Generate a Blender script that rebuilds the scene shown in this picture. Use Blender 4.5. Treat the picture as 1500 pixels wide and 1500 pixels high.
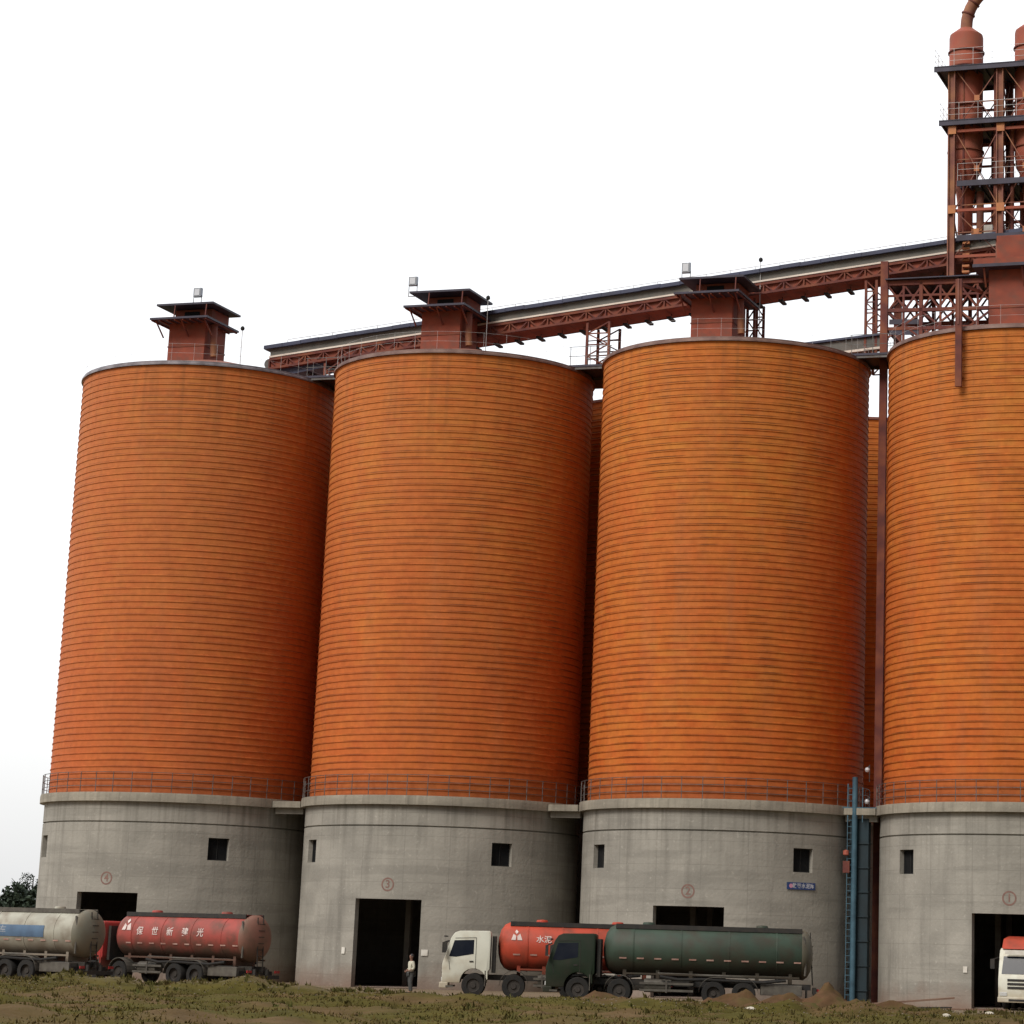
import bpy, bmesh, math, random
import numpy as np
from mathutils import Vector, Matrix, noise as mnoise
random.seed(7); rng = np.random.default_rng(7)
R_ = math.radians
scn = bpy.context.scene
for o in list(bpy.data.objects): bpy.data.objects.remove(o)
COL = scn.collection

# ------------------------------------------------------------------ camera
cam = bpy.data.cameras.new('camera'); camo = bpy.data.objects.new('camera', cam); COL.objects.link(camo)
cam.sensor_fit = 'HORIZONTAL'; cam.sensor_width = 36.0
cam.lens = 3809.7/1500*36.0
cam.shift_x = (750-1019.88)/1500; cam.shift_y = (500.15-750)/1500
cam.clip_start = 0.5; cam.clip_end = 9000
PIT, ROL, HC = 0.2316, 0.0300, 2.177
_w = Vector((0, math.cos(PIT), math.sin(PIT))); _u = Vector((0, -math.sin(PIT), math.cos(PIT))); _r = Vector((1, 0, 0))
_r2 = _r*math.cos(ROL)+_u*math.sin(ROL); _u2 = -_r*math.sin(ROL)+_u*math.cos(ROL)
camo.matrix_world = Matrix(((_r2.x, _u2.x, -_w.x, 0), (_r2.y, _u2.y, -_w.y, 0), (_r2.z, _u2.z, -_w.z, HC), (0, 0, 0, 1)))
scn.camera = camo
# ------------------------------------------------------------------ world / sun / exposure
SUN_AZ = Vector((-0.60, -0.80, 0)).normalized(); SUN_EL = R_(44)
SUN_DIR = Vector((SUN_AZ.x*math.cos(SUN_EL), SUN_AZ.y*math.cos(SUN_EL), math.sin(SUN_EL)))
wd = bpy.data.worlds.new('World'); scn.world = wd; wd.use_nodes = True
nt = wd.node_tree; nt.nodes.clear()
N = nt.nodes.new; Lk = nt.links.new
out = N('ShaderNodeOutputWorld')
sky = N('ShaderNodeTexSky'); sky.sky_type = 'NISHITA'; sky.sun_disc = False
sky.sun_elevation = SUN_EL; sky.sun_rotation = math.atan2(SUN_AZ.x, SUN_AZ.y)
sky.air_density = 1.0; sky.dust_density = 4.0
b1 = N('ShaderNodeBackground'); b1.inputs['Strength'].default_value = 0.02; Lk(sky.outputs[0], b1.inputs['Color'])
tc = N('ShaderNodeTexCoord'); sx = N('ShaderNodeSeparateXYZ'); Lk(tc.outputs['Generated'], sx.inputs[0])
mx = N('ShaderNodeMath'); mx.operation = 'MAXIMUM'; mx.inputs[1].default_value = 0.0; Lk(sx.outputs['Z'], mx.inputs[0])
ramp = N('ShaderNodeValToRGB'); Lk(mx.outputs[0], ramp.inputs[0])       # cloud layer: dimmer at the horizon, brighter overhead
e = ramp.color_ramp.elements; e[0].position = 0.0; e[0].color = (.57, .575, .58, 1); e[1].position = 1.0; e[1].color = (1.25, 1.27, 1.30, 1)
q = e.new(0.05); q.color = (.68, .68, .68, 1)
q = e.new(0.11); q.color = (.84, .84, .84, 1)
dt = N('ShaderNodeVectorMath'); dt.operation = 'DOT_PRODUCT'; Lk(tc.outputs['Generated'], dt.inputs[0]); dt.inputs[1].default_value = Vector((-0.42, 0.90, 0.12))   # the thin, bright side of the overcast, behind the silos and to the left
m1 = N('ShaderNodeMapRange'); m1.interpolation_type = 'SMOOTHSTEP'; m1.inputs[1].default_value = -0.55; m1.inputs[2].default_value = 0.72; Lk(dt.outputs['Value'], m1.inputs[0])
m3 = N('ShaderNodeMath'); m3.operation = 'MULTIPLY_ADD'; m3.inputs[1].default_value = 0.75; m3.inputs[2].default_value = 0.11; Lk(m1.outputs[0], m3.inputs[0])
b2 = N('ShaderNodeBackground'); Lk(ramp.outputs[0], b2.inputs['Color']); Lk(m3.outputs[0], b2.inputs['Strength'])
ad = N('ShaderNodeAddShader'); Lk(b1.outputs[0], ad.inputs[0]); Lk(b2.outputs[0], ad.inputs[1]); Lk(ad.outputs[0], out.inputs[0])
sl = bpy.data.lights.new('sun', 'SUN'); sl.energy = 1.5; sl.angle = R_(24); sl.color = (1.0, 0.95, 0.88)
so = bpy.data.objects.new('sun', sl); COL.objects.link(so); so.rotation_euler = SUN_DIR.to_track_quat('Z', 'Y').to_euler()
vs = scn.view_settings; vs.view_transform = 'Standard'; vs.look = 'None'; vs.gamma = 1; vs.use_curve_mapping = False; vs.exposure = 0.6

# ------------------------------------------------------------------ materials
def mat(name, col, col2=None, rough=.7, metal=0, scale=1.0, stretch=(1, 1, 1), bump=0.0, detail=6, contrast=.5,
        dirt=None, dirt_amt=0.0, dirt_scale=2.0, coord='Object', lowdirt=None, spec=.5):
    m = bpy.data.materials.new(name); m.use_nodes = True; t = m.node_tree; n = t.nodes; l = t.links.new
    p = n['Principled BSDF']; p.inputs['Roughness'].default_value = rough; p.inputs['Metallic'].default_value = metal
    p.inputs['Specular IOR Level'].default_value = spec
    if coord == 'World': src = n.new('ShaderNodeNewGeometry').outputs['Position']
    else: src = n.new('ShaderNodeTexCoord').outputs['Object']
    mp = n.new('ShaderNodeMapping'); l(src, mp.inputs[0]); mp.inputs['Scale'].default_value = [scale*s for s in stretch]
    nz = n.new('ShaderNodeTexNoise'); nz.inputs['Detail'].default_value = detail; nz.inputs['Scale'].default_value = 1.0; l(mp.outputs[0], nz.inputs['Vector'])
    c2 = col2 or tuple(c*.7 for c in col)
    r = n.new('ShaderNodeValToRGB'); l(nz.outputs['Fac'], r.inputs[0])
    r.color_ramp.elements[0].position = .5-.25*(1-contrast)-.05; r.color_ramp.elements[1].position = .5+.25*(1-contrast)+.05
    r.color_ramp.elements[0].color = (*c2, 1); r.color_ramp.elements[1].color = (*col, 1)
    cur = r.outputs[0]
    if dirt:
        nd = n.new('ShaderNodeTexNoise'); nd.inputs['Scale'].default_value = dirt_scale; nd.inputs['Detail'].default_value = 8; l(src, nd.inputs['Vector'])
        rd = n.new('ShaderNodeValToRGB'); l(nd.outputs['Fac'], rd.inputs[0]); rd.color_ramp.elements[0].position = .45; rd.color_ramp.elements[1].position = .7
        rd.color_ramp.elements[1].color = (dirt_amt,)*3+(1,)
        mxn = n.new('ShaderNodeMix'); mxn.data_type = 'RGBA'; l(rd.outputs[0], mxn.inputs[0]); l(cur, mxn.inputs[6]); mxn.inputs[7].default_value = (*dirt, 1); cur = mxn.outputs[2]
    if lowdirt:   # road mud thrown up on the lower part: (colour, z of no mud, z of full mud)
        c, zt, zb = lowdirt
        sp = n.new('ShaderNodeSeparateXYZ'); l(src, sp.inputs[0])
        nd = n.new('ShaderNodeTexNoise'); nd.inputs['Scale'].default_value = 1.7; nd.inputs['Detail'].default_value = 6; l(src, nd.inputs['Vector'])
        a = n.new('ShaderNodeMath'); a.operation = 'MULTIPLY_ADD'; a.inputs[1].default_value = .9; l(nd.outputs['Fac'], a.inputs[0]); l(sp.outputs['Z'], a.inputs[2])
        mr = n.new('ShaderNodeMapRange'); l(a.outputs[0], mr.inputs[0]); mr.inputs[1].default_value = zt+.45; mr.inputs[2].default_value = zb+.45; mr.inputs[3].default_value = 0; mr.inputs[4].default_value = .9
        mxn = n.new('ShaderNodeMix'); mxn.data_type = 'RGBA'; l(mr.outputs[0], mxn.inputs[0]); l(cur, mxn.inputs[6]); mxn.inputs[7].default_value = (*c, 1); cur = mxn.outputs[2]
    l(cur, p.inputs['Base Color'])
    if bump:
        b = n.new('ShaderNodeBump'); b.inputs['Strength'].default_value = 1.0; b.inputs['Distance'].default_value = bump; l(nz.outputs['Fac'], b.inputs['Height']); l(b.outputs[0], p.inputs['Normal'])
    return m

def shell_material():
    m = bpy.data.materials.new('orange_painted_steel'); m.use_nodes = True; t = m.node_tree; n = t.nodes; l = t.links.new
    p = n['Principled BSDF']; p.inputs['Roughness'].default_value = .72; p.inputs['Specular IOR Level'].default_value = .16
    g = n.new('ShaderNodeNewGeometry'); s = n.new('ShaderNodeSeparateXYZ'); l(g.outputs['Position'], s.inputs[0])
    # tone of each rolled strip (strip index as one noise axis), drifting slowly along the strip
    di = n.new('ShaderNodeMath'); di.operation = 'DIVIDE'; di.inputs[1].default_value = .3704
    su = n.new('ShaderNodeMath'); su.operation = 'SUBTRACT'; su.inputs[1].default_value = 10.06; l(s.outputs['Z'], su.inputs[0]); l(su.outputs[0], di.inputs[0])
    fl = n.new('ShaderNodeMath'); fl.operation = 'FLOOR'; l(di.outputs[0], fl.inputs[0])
    cb = n.new('ShaderNodeCombineXYZ')
    for k, ax in enumerate('XY'):
        mm = n.new('ShaderNodeMath'); mm.operation = 'MULTIPLY'; mm.inputs[1].default_value = .75; l(s.outputs[ax], mm.inputs[0]); l(mm.outputs[0], cb.inputs[k])
    mz = n.new('ShaderNodeMath'); mz.operation = 'MULTIPLY'; mz.inputs[1].default_value = 3.71; l(fl.outputs[0], mz.inputs[0]); l(mz.outputs[0], cb.inputs[2])
    n1 = n.new('ShaderNodeTexNoise'); n1.inputs['Scale'].default_value = 1; n1.inputs['Detail'].default_value = 5; l(cb.outputs[0], n1.inputs['Vector'])
    r1 = n.new('ShaderNodeValToRGB'); l(n1.outputs['Fac'], r1.inputs[0]); e = r1.color_ramp.elements
    e[0].position = .3; e[0].color = (.55, .150, .030, 1); e[1].position = .7; e[1].color = (.60, .225, .042, 1)
    # broad weathering patches
    n2 = n.new('ShaderNodeTexNoise'); n2.inputs['Scale'].default_value = .16; n2.inputs['Detail'].default_value = 5; l(g.outputs['Position'], n2.inputs['Vector'])
    r2 = n.new('ShaderNodeValToRGB'); l(n2.outputs['Fac'], r2.inputs[0]); e = r2.color_ramp.elements
    e[0].position = .38; e[0].color = (.55,)*3+(1,); e[1].position = .7; e[1].color = (0, 0, 0, 1)
    x1 = n.new('ShaderNodeMix'); x1.data_type = 'RGBA'; l(r2.outputs[0], x1.inputs[0]); l(r1.outputs[0], x1.inputs[6]); x1.inputs[7].default_value = (.54, .150, .040, 1)
    # dust runs, stretched along z
    mp = n.new('ShaderNodeMapping'); mp.inputs['Scale'].default_value = (1.1, 1.1, .09); l(g.outputs['Position'], mp.inputs[0])
    n3 = n.new('ShaderNodeTexNoise'); n3.inputs['Scale'].default_value = 1; n3.inputs['Detail'].default_value = 7; l(mp.outputs[0], n3.inputs['Vector'])
    r3 = n.new('ShaderNodeValToRGB'); l(n3.outputs['Fac'], r3.inputs[0]); e = r3.color_ramp.elements
    e[0].position = .5; e[1].position = .78; e[1].color = (.22,)*3+(1,)
    x2 = n.new('ShaderNodeMix'); x2.data_type = 'RGBA'; l(r3.outputs[0], x2.inputs[0]); l(x1.outputs[2], x2.inputs[6]); x2.inputs[7].default_value = (.36, .20, .11, 1)
    # darker band along the folded seam, broken up by noise
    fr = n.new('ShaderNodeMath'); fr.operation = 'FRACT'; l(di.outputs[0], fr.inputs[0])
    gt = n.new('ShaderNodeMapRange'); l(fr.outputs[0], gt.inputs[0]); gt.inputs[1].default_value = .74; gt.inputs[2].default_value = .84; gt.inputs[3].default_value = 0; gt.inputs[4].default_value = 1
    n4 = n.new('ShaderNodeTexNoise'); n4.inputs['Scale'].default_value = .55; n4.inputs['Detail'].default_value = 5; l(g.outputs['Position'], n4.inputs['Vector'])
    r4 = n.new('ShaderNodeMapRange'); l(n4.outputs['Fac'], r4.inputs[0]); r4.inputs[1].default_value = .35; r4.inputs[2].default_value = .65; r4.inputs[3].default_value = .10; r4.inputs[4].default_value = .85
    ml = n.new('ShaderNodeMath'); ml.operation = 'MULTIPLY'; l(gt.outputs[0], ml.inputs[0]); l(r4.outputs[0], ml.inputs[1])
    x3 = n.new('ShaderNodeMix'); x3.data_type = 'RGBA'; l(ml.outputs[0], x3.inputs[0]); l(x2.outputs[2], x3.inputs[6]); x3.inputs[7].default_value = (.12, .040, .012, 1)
    # paler cement dust over the lowest metre
    zd = n.new('ShaderNodeMapRange'); l(s.outputs['Z'], zd.inputs[0]); zd.inputs[1].default_value = 11.9; zd.inputs[2].default_value = 10.1; zd.inputs[3].default_value = 0; zd.inputs[4].default_value = .45
    x4 = n.new('ShaderNodeMix'); x4.data_type = 'RGBA'; l(zd.outputs[0], x4.inputs[0]); l(x3.outputs[2], x4.inputs[6]); x4.inputs[7].default_value = (.27, .11, .06, 1)
    tx = n.new('ShaderNodeMapRange'); l(s.outputs['X'], tx.inputs[0]); tx.inputs[1].default_value = -38; tx.inputs[2].default_value = -2; tx.inputs[3].default_value = .55; tx.inputs[4].default_value = 0
    x5 = n.new('ShaderNodeMix'); x5.data_type = 'RGBA'; l(tx.outputs[0], x5.inputs[0]); l(x4.outputs[2], x5.inputs[6]); x5.inputs[7].default_value = (.50, .165, .070, 1)
    # redder tone lower down, with a ragged boundary
    zb_ = n.new('ShaderNodeMath'); zb_.operation = 'MULTIPLY_ADD'; zb_.inputs[1].default_value = 9.0; l(n2.outputs['Fac'], zb_.inputs[0]); l(s.outputs['Z'], zb_.inputs[2])
    zc_ = n.new('ShaderNodeMapRange'); l(zb_.outputs[0], zc_.inputs[0]); zc_.inputs[1].default_value = 35; zc_.inputs[2].default_value = 15; zc_.inputs[3].default_value = 0; zc_.inputs[4].default_value = .55
    x8 = n.new('ShaderNodeMix'); x8.data_type = 'RGBA'; x8.blend_type = 'MULTIPLY'; l(zc_.outputs[0], x8.inputs[0]); l(x5.outputs[2], x8.inputs[6]); x8.inputs[7].default_value = (.98, .66, .55, 1); x5 = x8
    # rust weeping from the rim
    rt = n.new('ShaderNodeMapRange'); l(s.outputs['Z'], rt.inputs[0]); rt.inputs[1].default_value = 27.5; rt.inputs[2].default_value = 34.5; rt.inputs[3].default_value = 0; rt.inputs[4].default_value = 1
    mp6 = n.new('ShaderNodeMapping'); mp6.inputs['Scale'].default_value = (2.2, 2.2, .05); l(g.outputs['Position'], mp6.inputs[0])
    n6 = n.new('ShaderNodeTexNoise'); n6.inputs['Scale'].default_value = 1; n6.inputs['Detail'].default_value = 6; l(mp6.outputs[0], n6.inputs['Vector'])
    r6 = n.new('ShaderNodeMapRange'); l(n6.outputs['Fac'], r6.inputs[0]); r6.inputs[1].default_value = .5; r6.inputs[2].default_value = .72; r6.inputs[3].default_value = 0; r6.inputs[4].default_value = .5
    m6 = n.new('ShaderNodeMath'); m6.operation = 'MULTIPLY'; l(rt.outputs[0], m6.inputs[0]); l(r6.outputs[0], m6.inputs[1])
    x6 = n.new('ShaderNodeMix'); x6.data_type = 'RGBA'; l(m6.outputs[0], x6.inputs[0]); l(x5.outputs[2], x6.inputs[6]); x6.inputs[7].default_value = (.24, .10, .04, 1)
    # fine scuffing
    n7 = n.new('ShaderNodeTexNoise'); n7.inputs['Scale'].default_value = 3.0; n7.inputs['Detail'].default_value = 8; l(g.outputs['Position'], n7.inputs['Vector'])
    r7 = n.new('ShaderNodeMapRange'); l(n7.outputs['Fac'], r7.inputs[0]); r7.inputs[1].default_value = .3; r7.inputs[2].default_value = .7; r7.inputs[3].default_value = .92; r7.inputs[4].default_value = 1.10
    x7 = n.new('ShaderNodeVectorMath'); x7.operation = 'SCALE'; l(x6.outputs[2], x7.inputs[0]); l(r7.outputs[0], x7.inputs['Scale'])
    l(x7.outputs[0], p.inputs['Base Color'])
    n5 = n.new('ShaderNodeTexNoise'); n5.inputs['Scale'].default_value = .8; n5.inputs['Detail'].default_value = 3; l(g.outputs['Position'], n5.inputs['Vector'])
    bp = n.new('ShaderNodeBump'); bp.inputs['Distance'].default_value = .06; l(n5.outputs['Fac'], bp.inputs['Height']); l(bp.outputs[0], p.inputs['Normal'])
    return m

def concrete_material(name, a, b, stain):
    m = bpy.data.materials.new(name); m.use_nodes = True; t = m.node_tree; n = t.nodes; l = t.links.new
    p = n['Principled BSDF']; p.inputs['Roughness'].default_value = .9; p.inputs['Specular IOR Level'].default_value = .2
    g = n.new('ShaderNodeNewGeometry')
    def nz(scale, st, det=6):
        mp = n.new('ShaderNodeMapping'); mp.inputs['Scale'].default_value = [scale*q for q in st]; l(g.outputs['Position'], mp.inputs[0])
        k = n.new('ShaderNodeTexNoise'); k.inputs['Scale'].default_value = 1; k.inputs['Detail'].default_value = det; l(mp.outputs[0], k.inputs['Vector']); return k.outputs['Fac']
    def rp(src, p0, c0, p1, c1):
        r = n.new('ShaderNodeValToRGB'); l(src, r.inputs[0]); e = r.color_ramp.elements; e[0].position = p0; e[0].color = (*c0, 1); e[1].position = p1; e[1].color = (*c1, 1); return r.outputs[0]
    def mix(f, A, B):
        x = n.new('ShaderNodeMix'); x.data_type = 'RGBA'; l(f, x.inputs[0]); l(A, x.inputs[6])
        if isinstance(B, tuple): x.inputs[7].default_value = (*B, 1)
        else: l(B, x.inputs[7])
        return x.outputs[2]
    base = rp(nz(.5, (1, 1, 1)), .35, b, .65, a)
    lift = rp(nz(1.0, (.12, .12, 1.4), 4), .52, (0, 0, 0), .60, (.35,)*3)        # casting lifts
    c = mix(lift, base, tuple(v*.72 for v in b))
    run = rp(nz(1.0, (1.8, 1.8, .16), 7), .55, (0, 0, 0), .75, (.55,)*3)         # water runs
    c = mix(run, c, stain)
    pit = rp(nz(5, (1, 1, 1), 8), .62, (0, 0, 0), .72, (.4,)*3)
    c = mix(pit, c, tuple(min(1, v*1.35) for v in a))
    s = n.new('ShaderNodeSeparateXYZ'); l(g.outputs['Position'], s.inputs[0])
    ob = n.new('ShaderNodeTexCoord'); so2 = n.new('ShaderNodeSeparateXYZ'); l(ob.outputs['Object'], so2.inputs[0])
    def mth(op, a, b=None, c=None):
        k = n.new('ShaderNodeMath'); k.operation = op
        for i_, v_ in enumerate((a, b, c)):
            if v_ is None: continue
            if isinstance(v_, (int, float)): k.inputs[i_].default_value = v_
            else: l(v_, k.inputs[i_])
        return k.outputs[0]
    hz = mth('FRACT', mth('DIVIDE', s.outputs['Z'], 1.22)); hj = mth('LESS_THAN', mth('ABSOLUTE', mth('SUBTRACT', hz, .5)), .016)
    an = mth('MULTIPLY', mth('ARCTAN2', so2.outputs['Y'], so2.outputs['X']), 7.68/2.44); vj = mth('LESS_THAN', mth('ABSOLUTE', mth('SUBTRACT', mth('FRACT', an), .5)), .010)
    jn = mth('MULTIPLY', mth('MAXIMUM', hj, vj), mth('MULTIPLY', nz(1.1, (1, 1, 1), 3), .62))
    c = mix(mth('MULTIPLY', jn, .75), c, tuple(v*.5 for v in b))
    pv = mth('FRACT', mth('ADD', mth('MULTIPLY', mth('FLOOR', an), .37), mth('MULTIPLY', mth('FLOOR', mth('DIVIDE', s.outputs['Z'], 1.22)), .61)))   # shutter panels differ slightly
    c = mix(mth('MULTIPLY', pv, .16), c, tuple(v*.62 for v in b))
    dr = n.new('ShaderNodeMapRange'); l(s.outputs['Z'], dr.inputs[0]); dr.inputs[1].default_value = 5.5; dr.inputs[2].default_value = 9.6; dr.inputs[3].default_value = 0; dr.inputs[4].default_value = 1
    c = mix(mth('MULTIPLY', dr.outputs[0], rp(nz(1.0, (3.2, 3.2, .10), 7), .50, (0, 0, 0), .70, (.45,)*3)), c, (.12, .11, .09))
    # splash and soil stain near the ground
    k = n.new('ShaderNodeMath'); k.operation = 'MULTIPLY_ADD'; k.inputs[1].default_value = 1.6; l(nz(.9, (1, 1, 1)), k.inputs[0]); l(s.outputs['Z'], k.inputs[2])
    mr = n.new('ShaderNodeMapRange'); l(k.outputs[0], mr.inputs[0]); mr.inputs[1].default_value = 2.0; mr.inputs[2].default_value = .7; mr.inputs[3].default_value = 0; mr.inputs[4].default_value = .65
    c = mix(mr.outputs[0], c, (.20, .11, .075))
    l(c, p.inputs['Base Color'])
    bp = n.new('ShaderNodeBump'); bp.inputs['Distance'].default_value = .02; l(nz(6, (1, 1, 1), 8), bp.inputs['Height']); l(bp.outputs[0], p.inputs['Normal'])
    return m

M = {}
M['shell'] = shell_material()
M['conc'] = concrete_material('cast_concrete', (.385, .365, .32), (.30, .285, .25), (.165, .155, .135))
M['ledge'] = concrete_material('ledge_concrete', (.37, .335, .27), (.27, .245, .20), (.17, .15, .12))
M['dark'] = mat('dark_interior', (.012, .012, .014), rough=.95)
M['winframe'] = mat('dark_window_frame', (.03, .03, .03), rough=.7, spec=.2)
M['glass'] = mat('dusty_dark_pane', (.010, .011, .013), (.016, .016, .016), rough=.8, scale=3, spec=.1)  # near-black sheet colour for the shade inside the open window holes
M['rim'] = mat('weathered_rim_steel', (.30, .20, .17), (.16, .09, .08), rough=.5, metal=.3, scale=1.5)
M['rim_pale'] = mat('galvanised_rim_steel', (.36, .33, .35), (.14, .12, .13), rough=.4, metal=.4, scale=1.5)
M['roofsheet'] = mat('roof_sheet_rust_red', (.30, .11, .07), (.22, .09, .07), rough=.7, scale=.8)
M['rail'] = mat('galvanised_rail', (.17, .17, .17), (.10, .08, .07), rough=.5, metal=.5, scale=3)
M['rail_pale'] = mat('pale_rail', (.62, .64, .64), (.45, .42, .42), rough=.5, metal=.2, scale=3)
M['redbox'] = mat('red_oxide_sheet', (.34, .085, .048), (.24, .065, .042), rough=.75, scale=1.3, dirt=(.16, .08, .06), dirt_amt=.6, spec=.3)
M['redsteel'] = mat('red_oxide_steel', (.21, .058, .042), (.12, .042, .038), rough=.75, scale=1.0, dirt=(.30, .12, .05), dirt_amt=.5, dirt_scale=1.0, spec=.3)
M['pinksteel'] = mat('weathered_pink_oxide_steel', (.30, .125, .095), (.19, .075, .062), rough=.75, scale=1.0, dirt=(.45, .22, .09), dirt_amt=.7, dirt_scale=.7, spec=.3)
M['orangesteel'] = mat('orange_primed_steel', (.55, .22, .07), (.42, .14, .06), rough=.6, scale=2)
M['deck'] = mat('dark_blue_grey_deck_plate', (.06, .055, .085), (.04, .035, .05), rough=.55, metal=.2, scale=1.5)
M['galroof'] = mat('blue_roof_sheet', (.055, .065, .13), (.04, .045, .08), rough=.5, scale=.6)
M['galside'] = mat('grey_green_belt_cover', (.145, .14, .125), (.095, .09, .08), rough=.6, scale=.8, dirt=(.16, .13, .11), dirt_amt=.6)
M['galbright'] = mat('bright_galvanised_strip', (.85, .76, .66), (.65, .56, .48), rough=.4, scale=.5)
M['cyc'] = mat('red_oxide_cyclone_plate', (.42, .11, .065), (.32, .085, .055), rough=.7, scale=.6, dirt=(.24, .12, .08), dirt_amt=.6, dirt_scale=1.0, spec=.3)
M['lamp'] = mat('lamp_housing_grey', (.36, .38, .42), (.28, .30, .33), rough=.4, metal=.5)
M['lens'] = mat('lamp_glass_pale', (.75, .78, .82), (.68, .70, .75), rough=.2)
M['white'] = mat('white_paint', (.78, .76, .70), (.68, .65, .58), rough=.5, scale=3, dirt=(.4, .34, .26), dirt_amt=.4)
M['bluepipe'] = mat('pale_blue_pipe', (.07, .155, .21), (.035, .08, .115), rough=.5, scale=1.5)
M['bluecase'] = mat('dark_teal_casing', (.008, .028, .040), (.006, .016, .022), rough=.6, scale=1.0)
M['signblue'] = mat('sign_blue', (.03, .06, .22), (.02, .05, .16), rough=.45, scale=3)
M['signwhite'] = mat('sign_white', (.75, .76, .82), rough=.5)
M['signpink'] = mat('sign_pink', (.75, .35, .5), rough=.5)
M['emb'] = mat('faded_red_stencil', (.27, .16, .13), (.21, .125, .105), rough=.9, scale=8)
M['rubber'] = mat('tyre_rubber', (.011, .011, .011), (.02, .017, .014), rough=.85, scale=6)
M['hub'] = mat('dusty_wheel_rim', (.045, .036, .03), (.03, .026, .022), rough=.7, scale=8)
M['chassis'] = mat('black_chassis', (.020, .020, .020), (.04, .033, .026), rough=.75, scale=3)
M['undergrey'] = mat('grey_side_boxes', (.12, .11, .09), (.07, .06, .05), rough=.65, scale=4)
M['winglass'] = mat('cab_glass', (.012, .016, .028), (.02, .024, .035), rough=.12, scale=2, spec=.22)
M['mark'] = mat('white_lettering', (.72, .60, .56), (.62, .48, .44), rough=.6, scale=5)
M['reflect'] = mat('reflective_strip', (.62, .42, .36), (.42, .22, .18), rough=.4, scale=5)
M['redlamp'] = mat('red_tail_lens', (.35, .03, .03), rough=.3)
M['headlamp'] = mat('clear_headlamp', (.75, .76, .74), rough=.15)
M['skin'] = mat('skin', (.30, .16, .11), rough=.6)
M['hair'] = mat('black_hair', (.02, .016, .014), rough=.6)
M['shirt'] = mat('cream_shirt', (.62, .60, .48), (.5, .48, .38), rough=.9, scale=6)
M['trousers'] = mat('grey_trousers', (.075, .078, .075), (.05, .05, .05), rough=.9, scale=6)
M['soil'] = mat('reddish_soil', (.125, .066, .036), (.075, .046, .022), rough=.98, scale=1.6, bump=.05, dirt=(.07, .068, .02), dirt_amt=.8, dirt_scale=1.1, spec=.1)
M['stone'] = mat('pale_stone', (.6, .55, .46), (.42, .38, .3), rough=.9, scale=5)
M['wood'] = mat('weathered_board', (.26, .16, .11), (.17, .10, .07), rough=.85, scale=3, stretch=(.3, 3, 3))
M['bark'] = mat('bark', (.06, .045, .03), (.035, .027, .02), rough=.95, scale=4)
M['leaf_a'] = mat('leaf_dark_green', (.030, .050, .026), (.018, .030, .017), rough=.85, scale=1.2, coord='World')
M['leaf_b'] = mat('leaf_olive', (.046, .055, .030), (.030, .038, .022), rough=.85, scale=1.2, coord='World')
M['grass'] = mat('grass_blades', (.095, .086, .018), (.105, .070, .025), rough=.9, scale=.25, coord='World', spec=.15)

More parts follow.
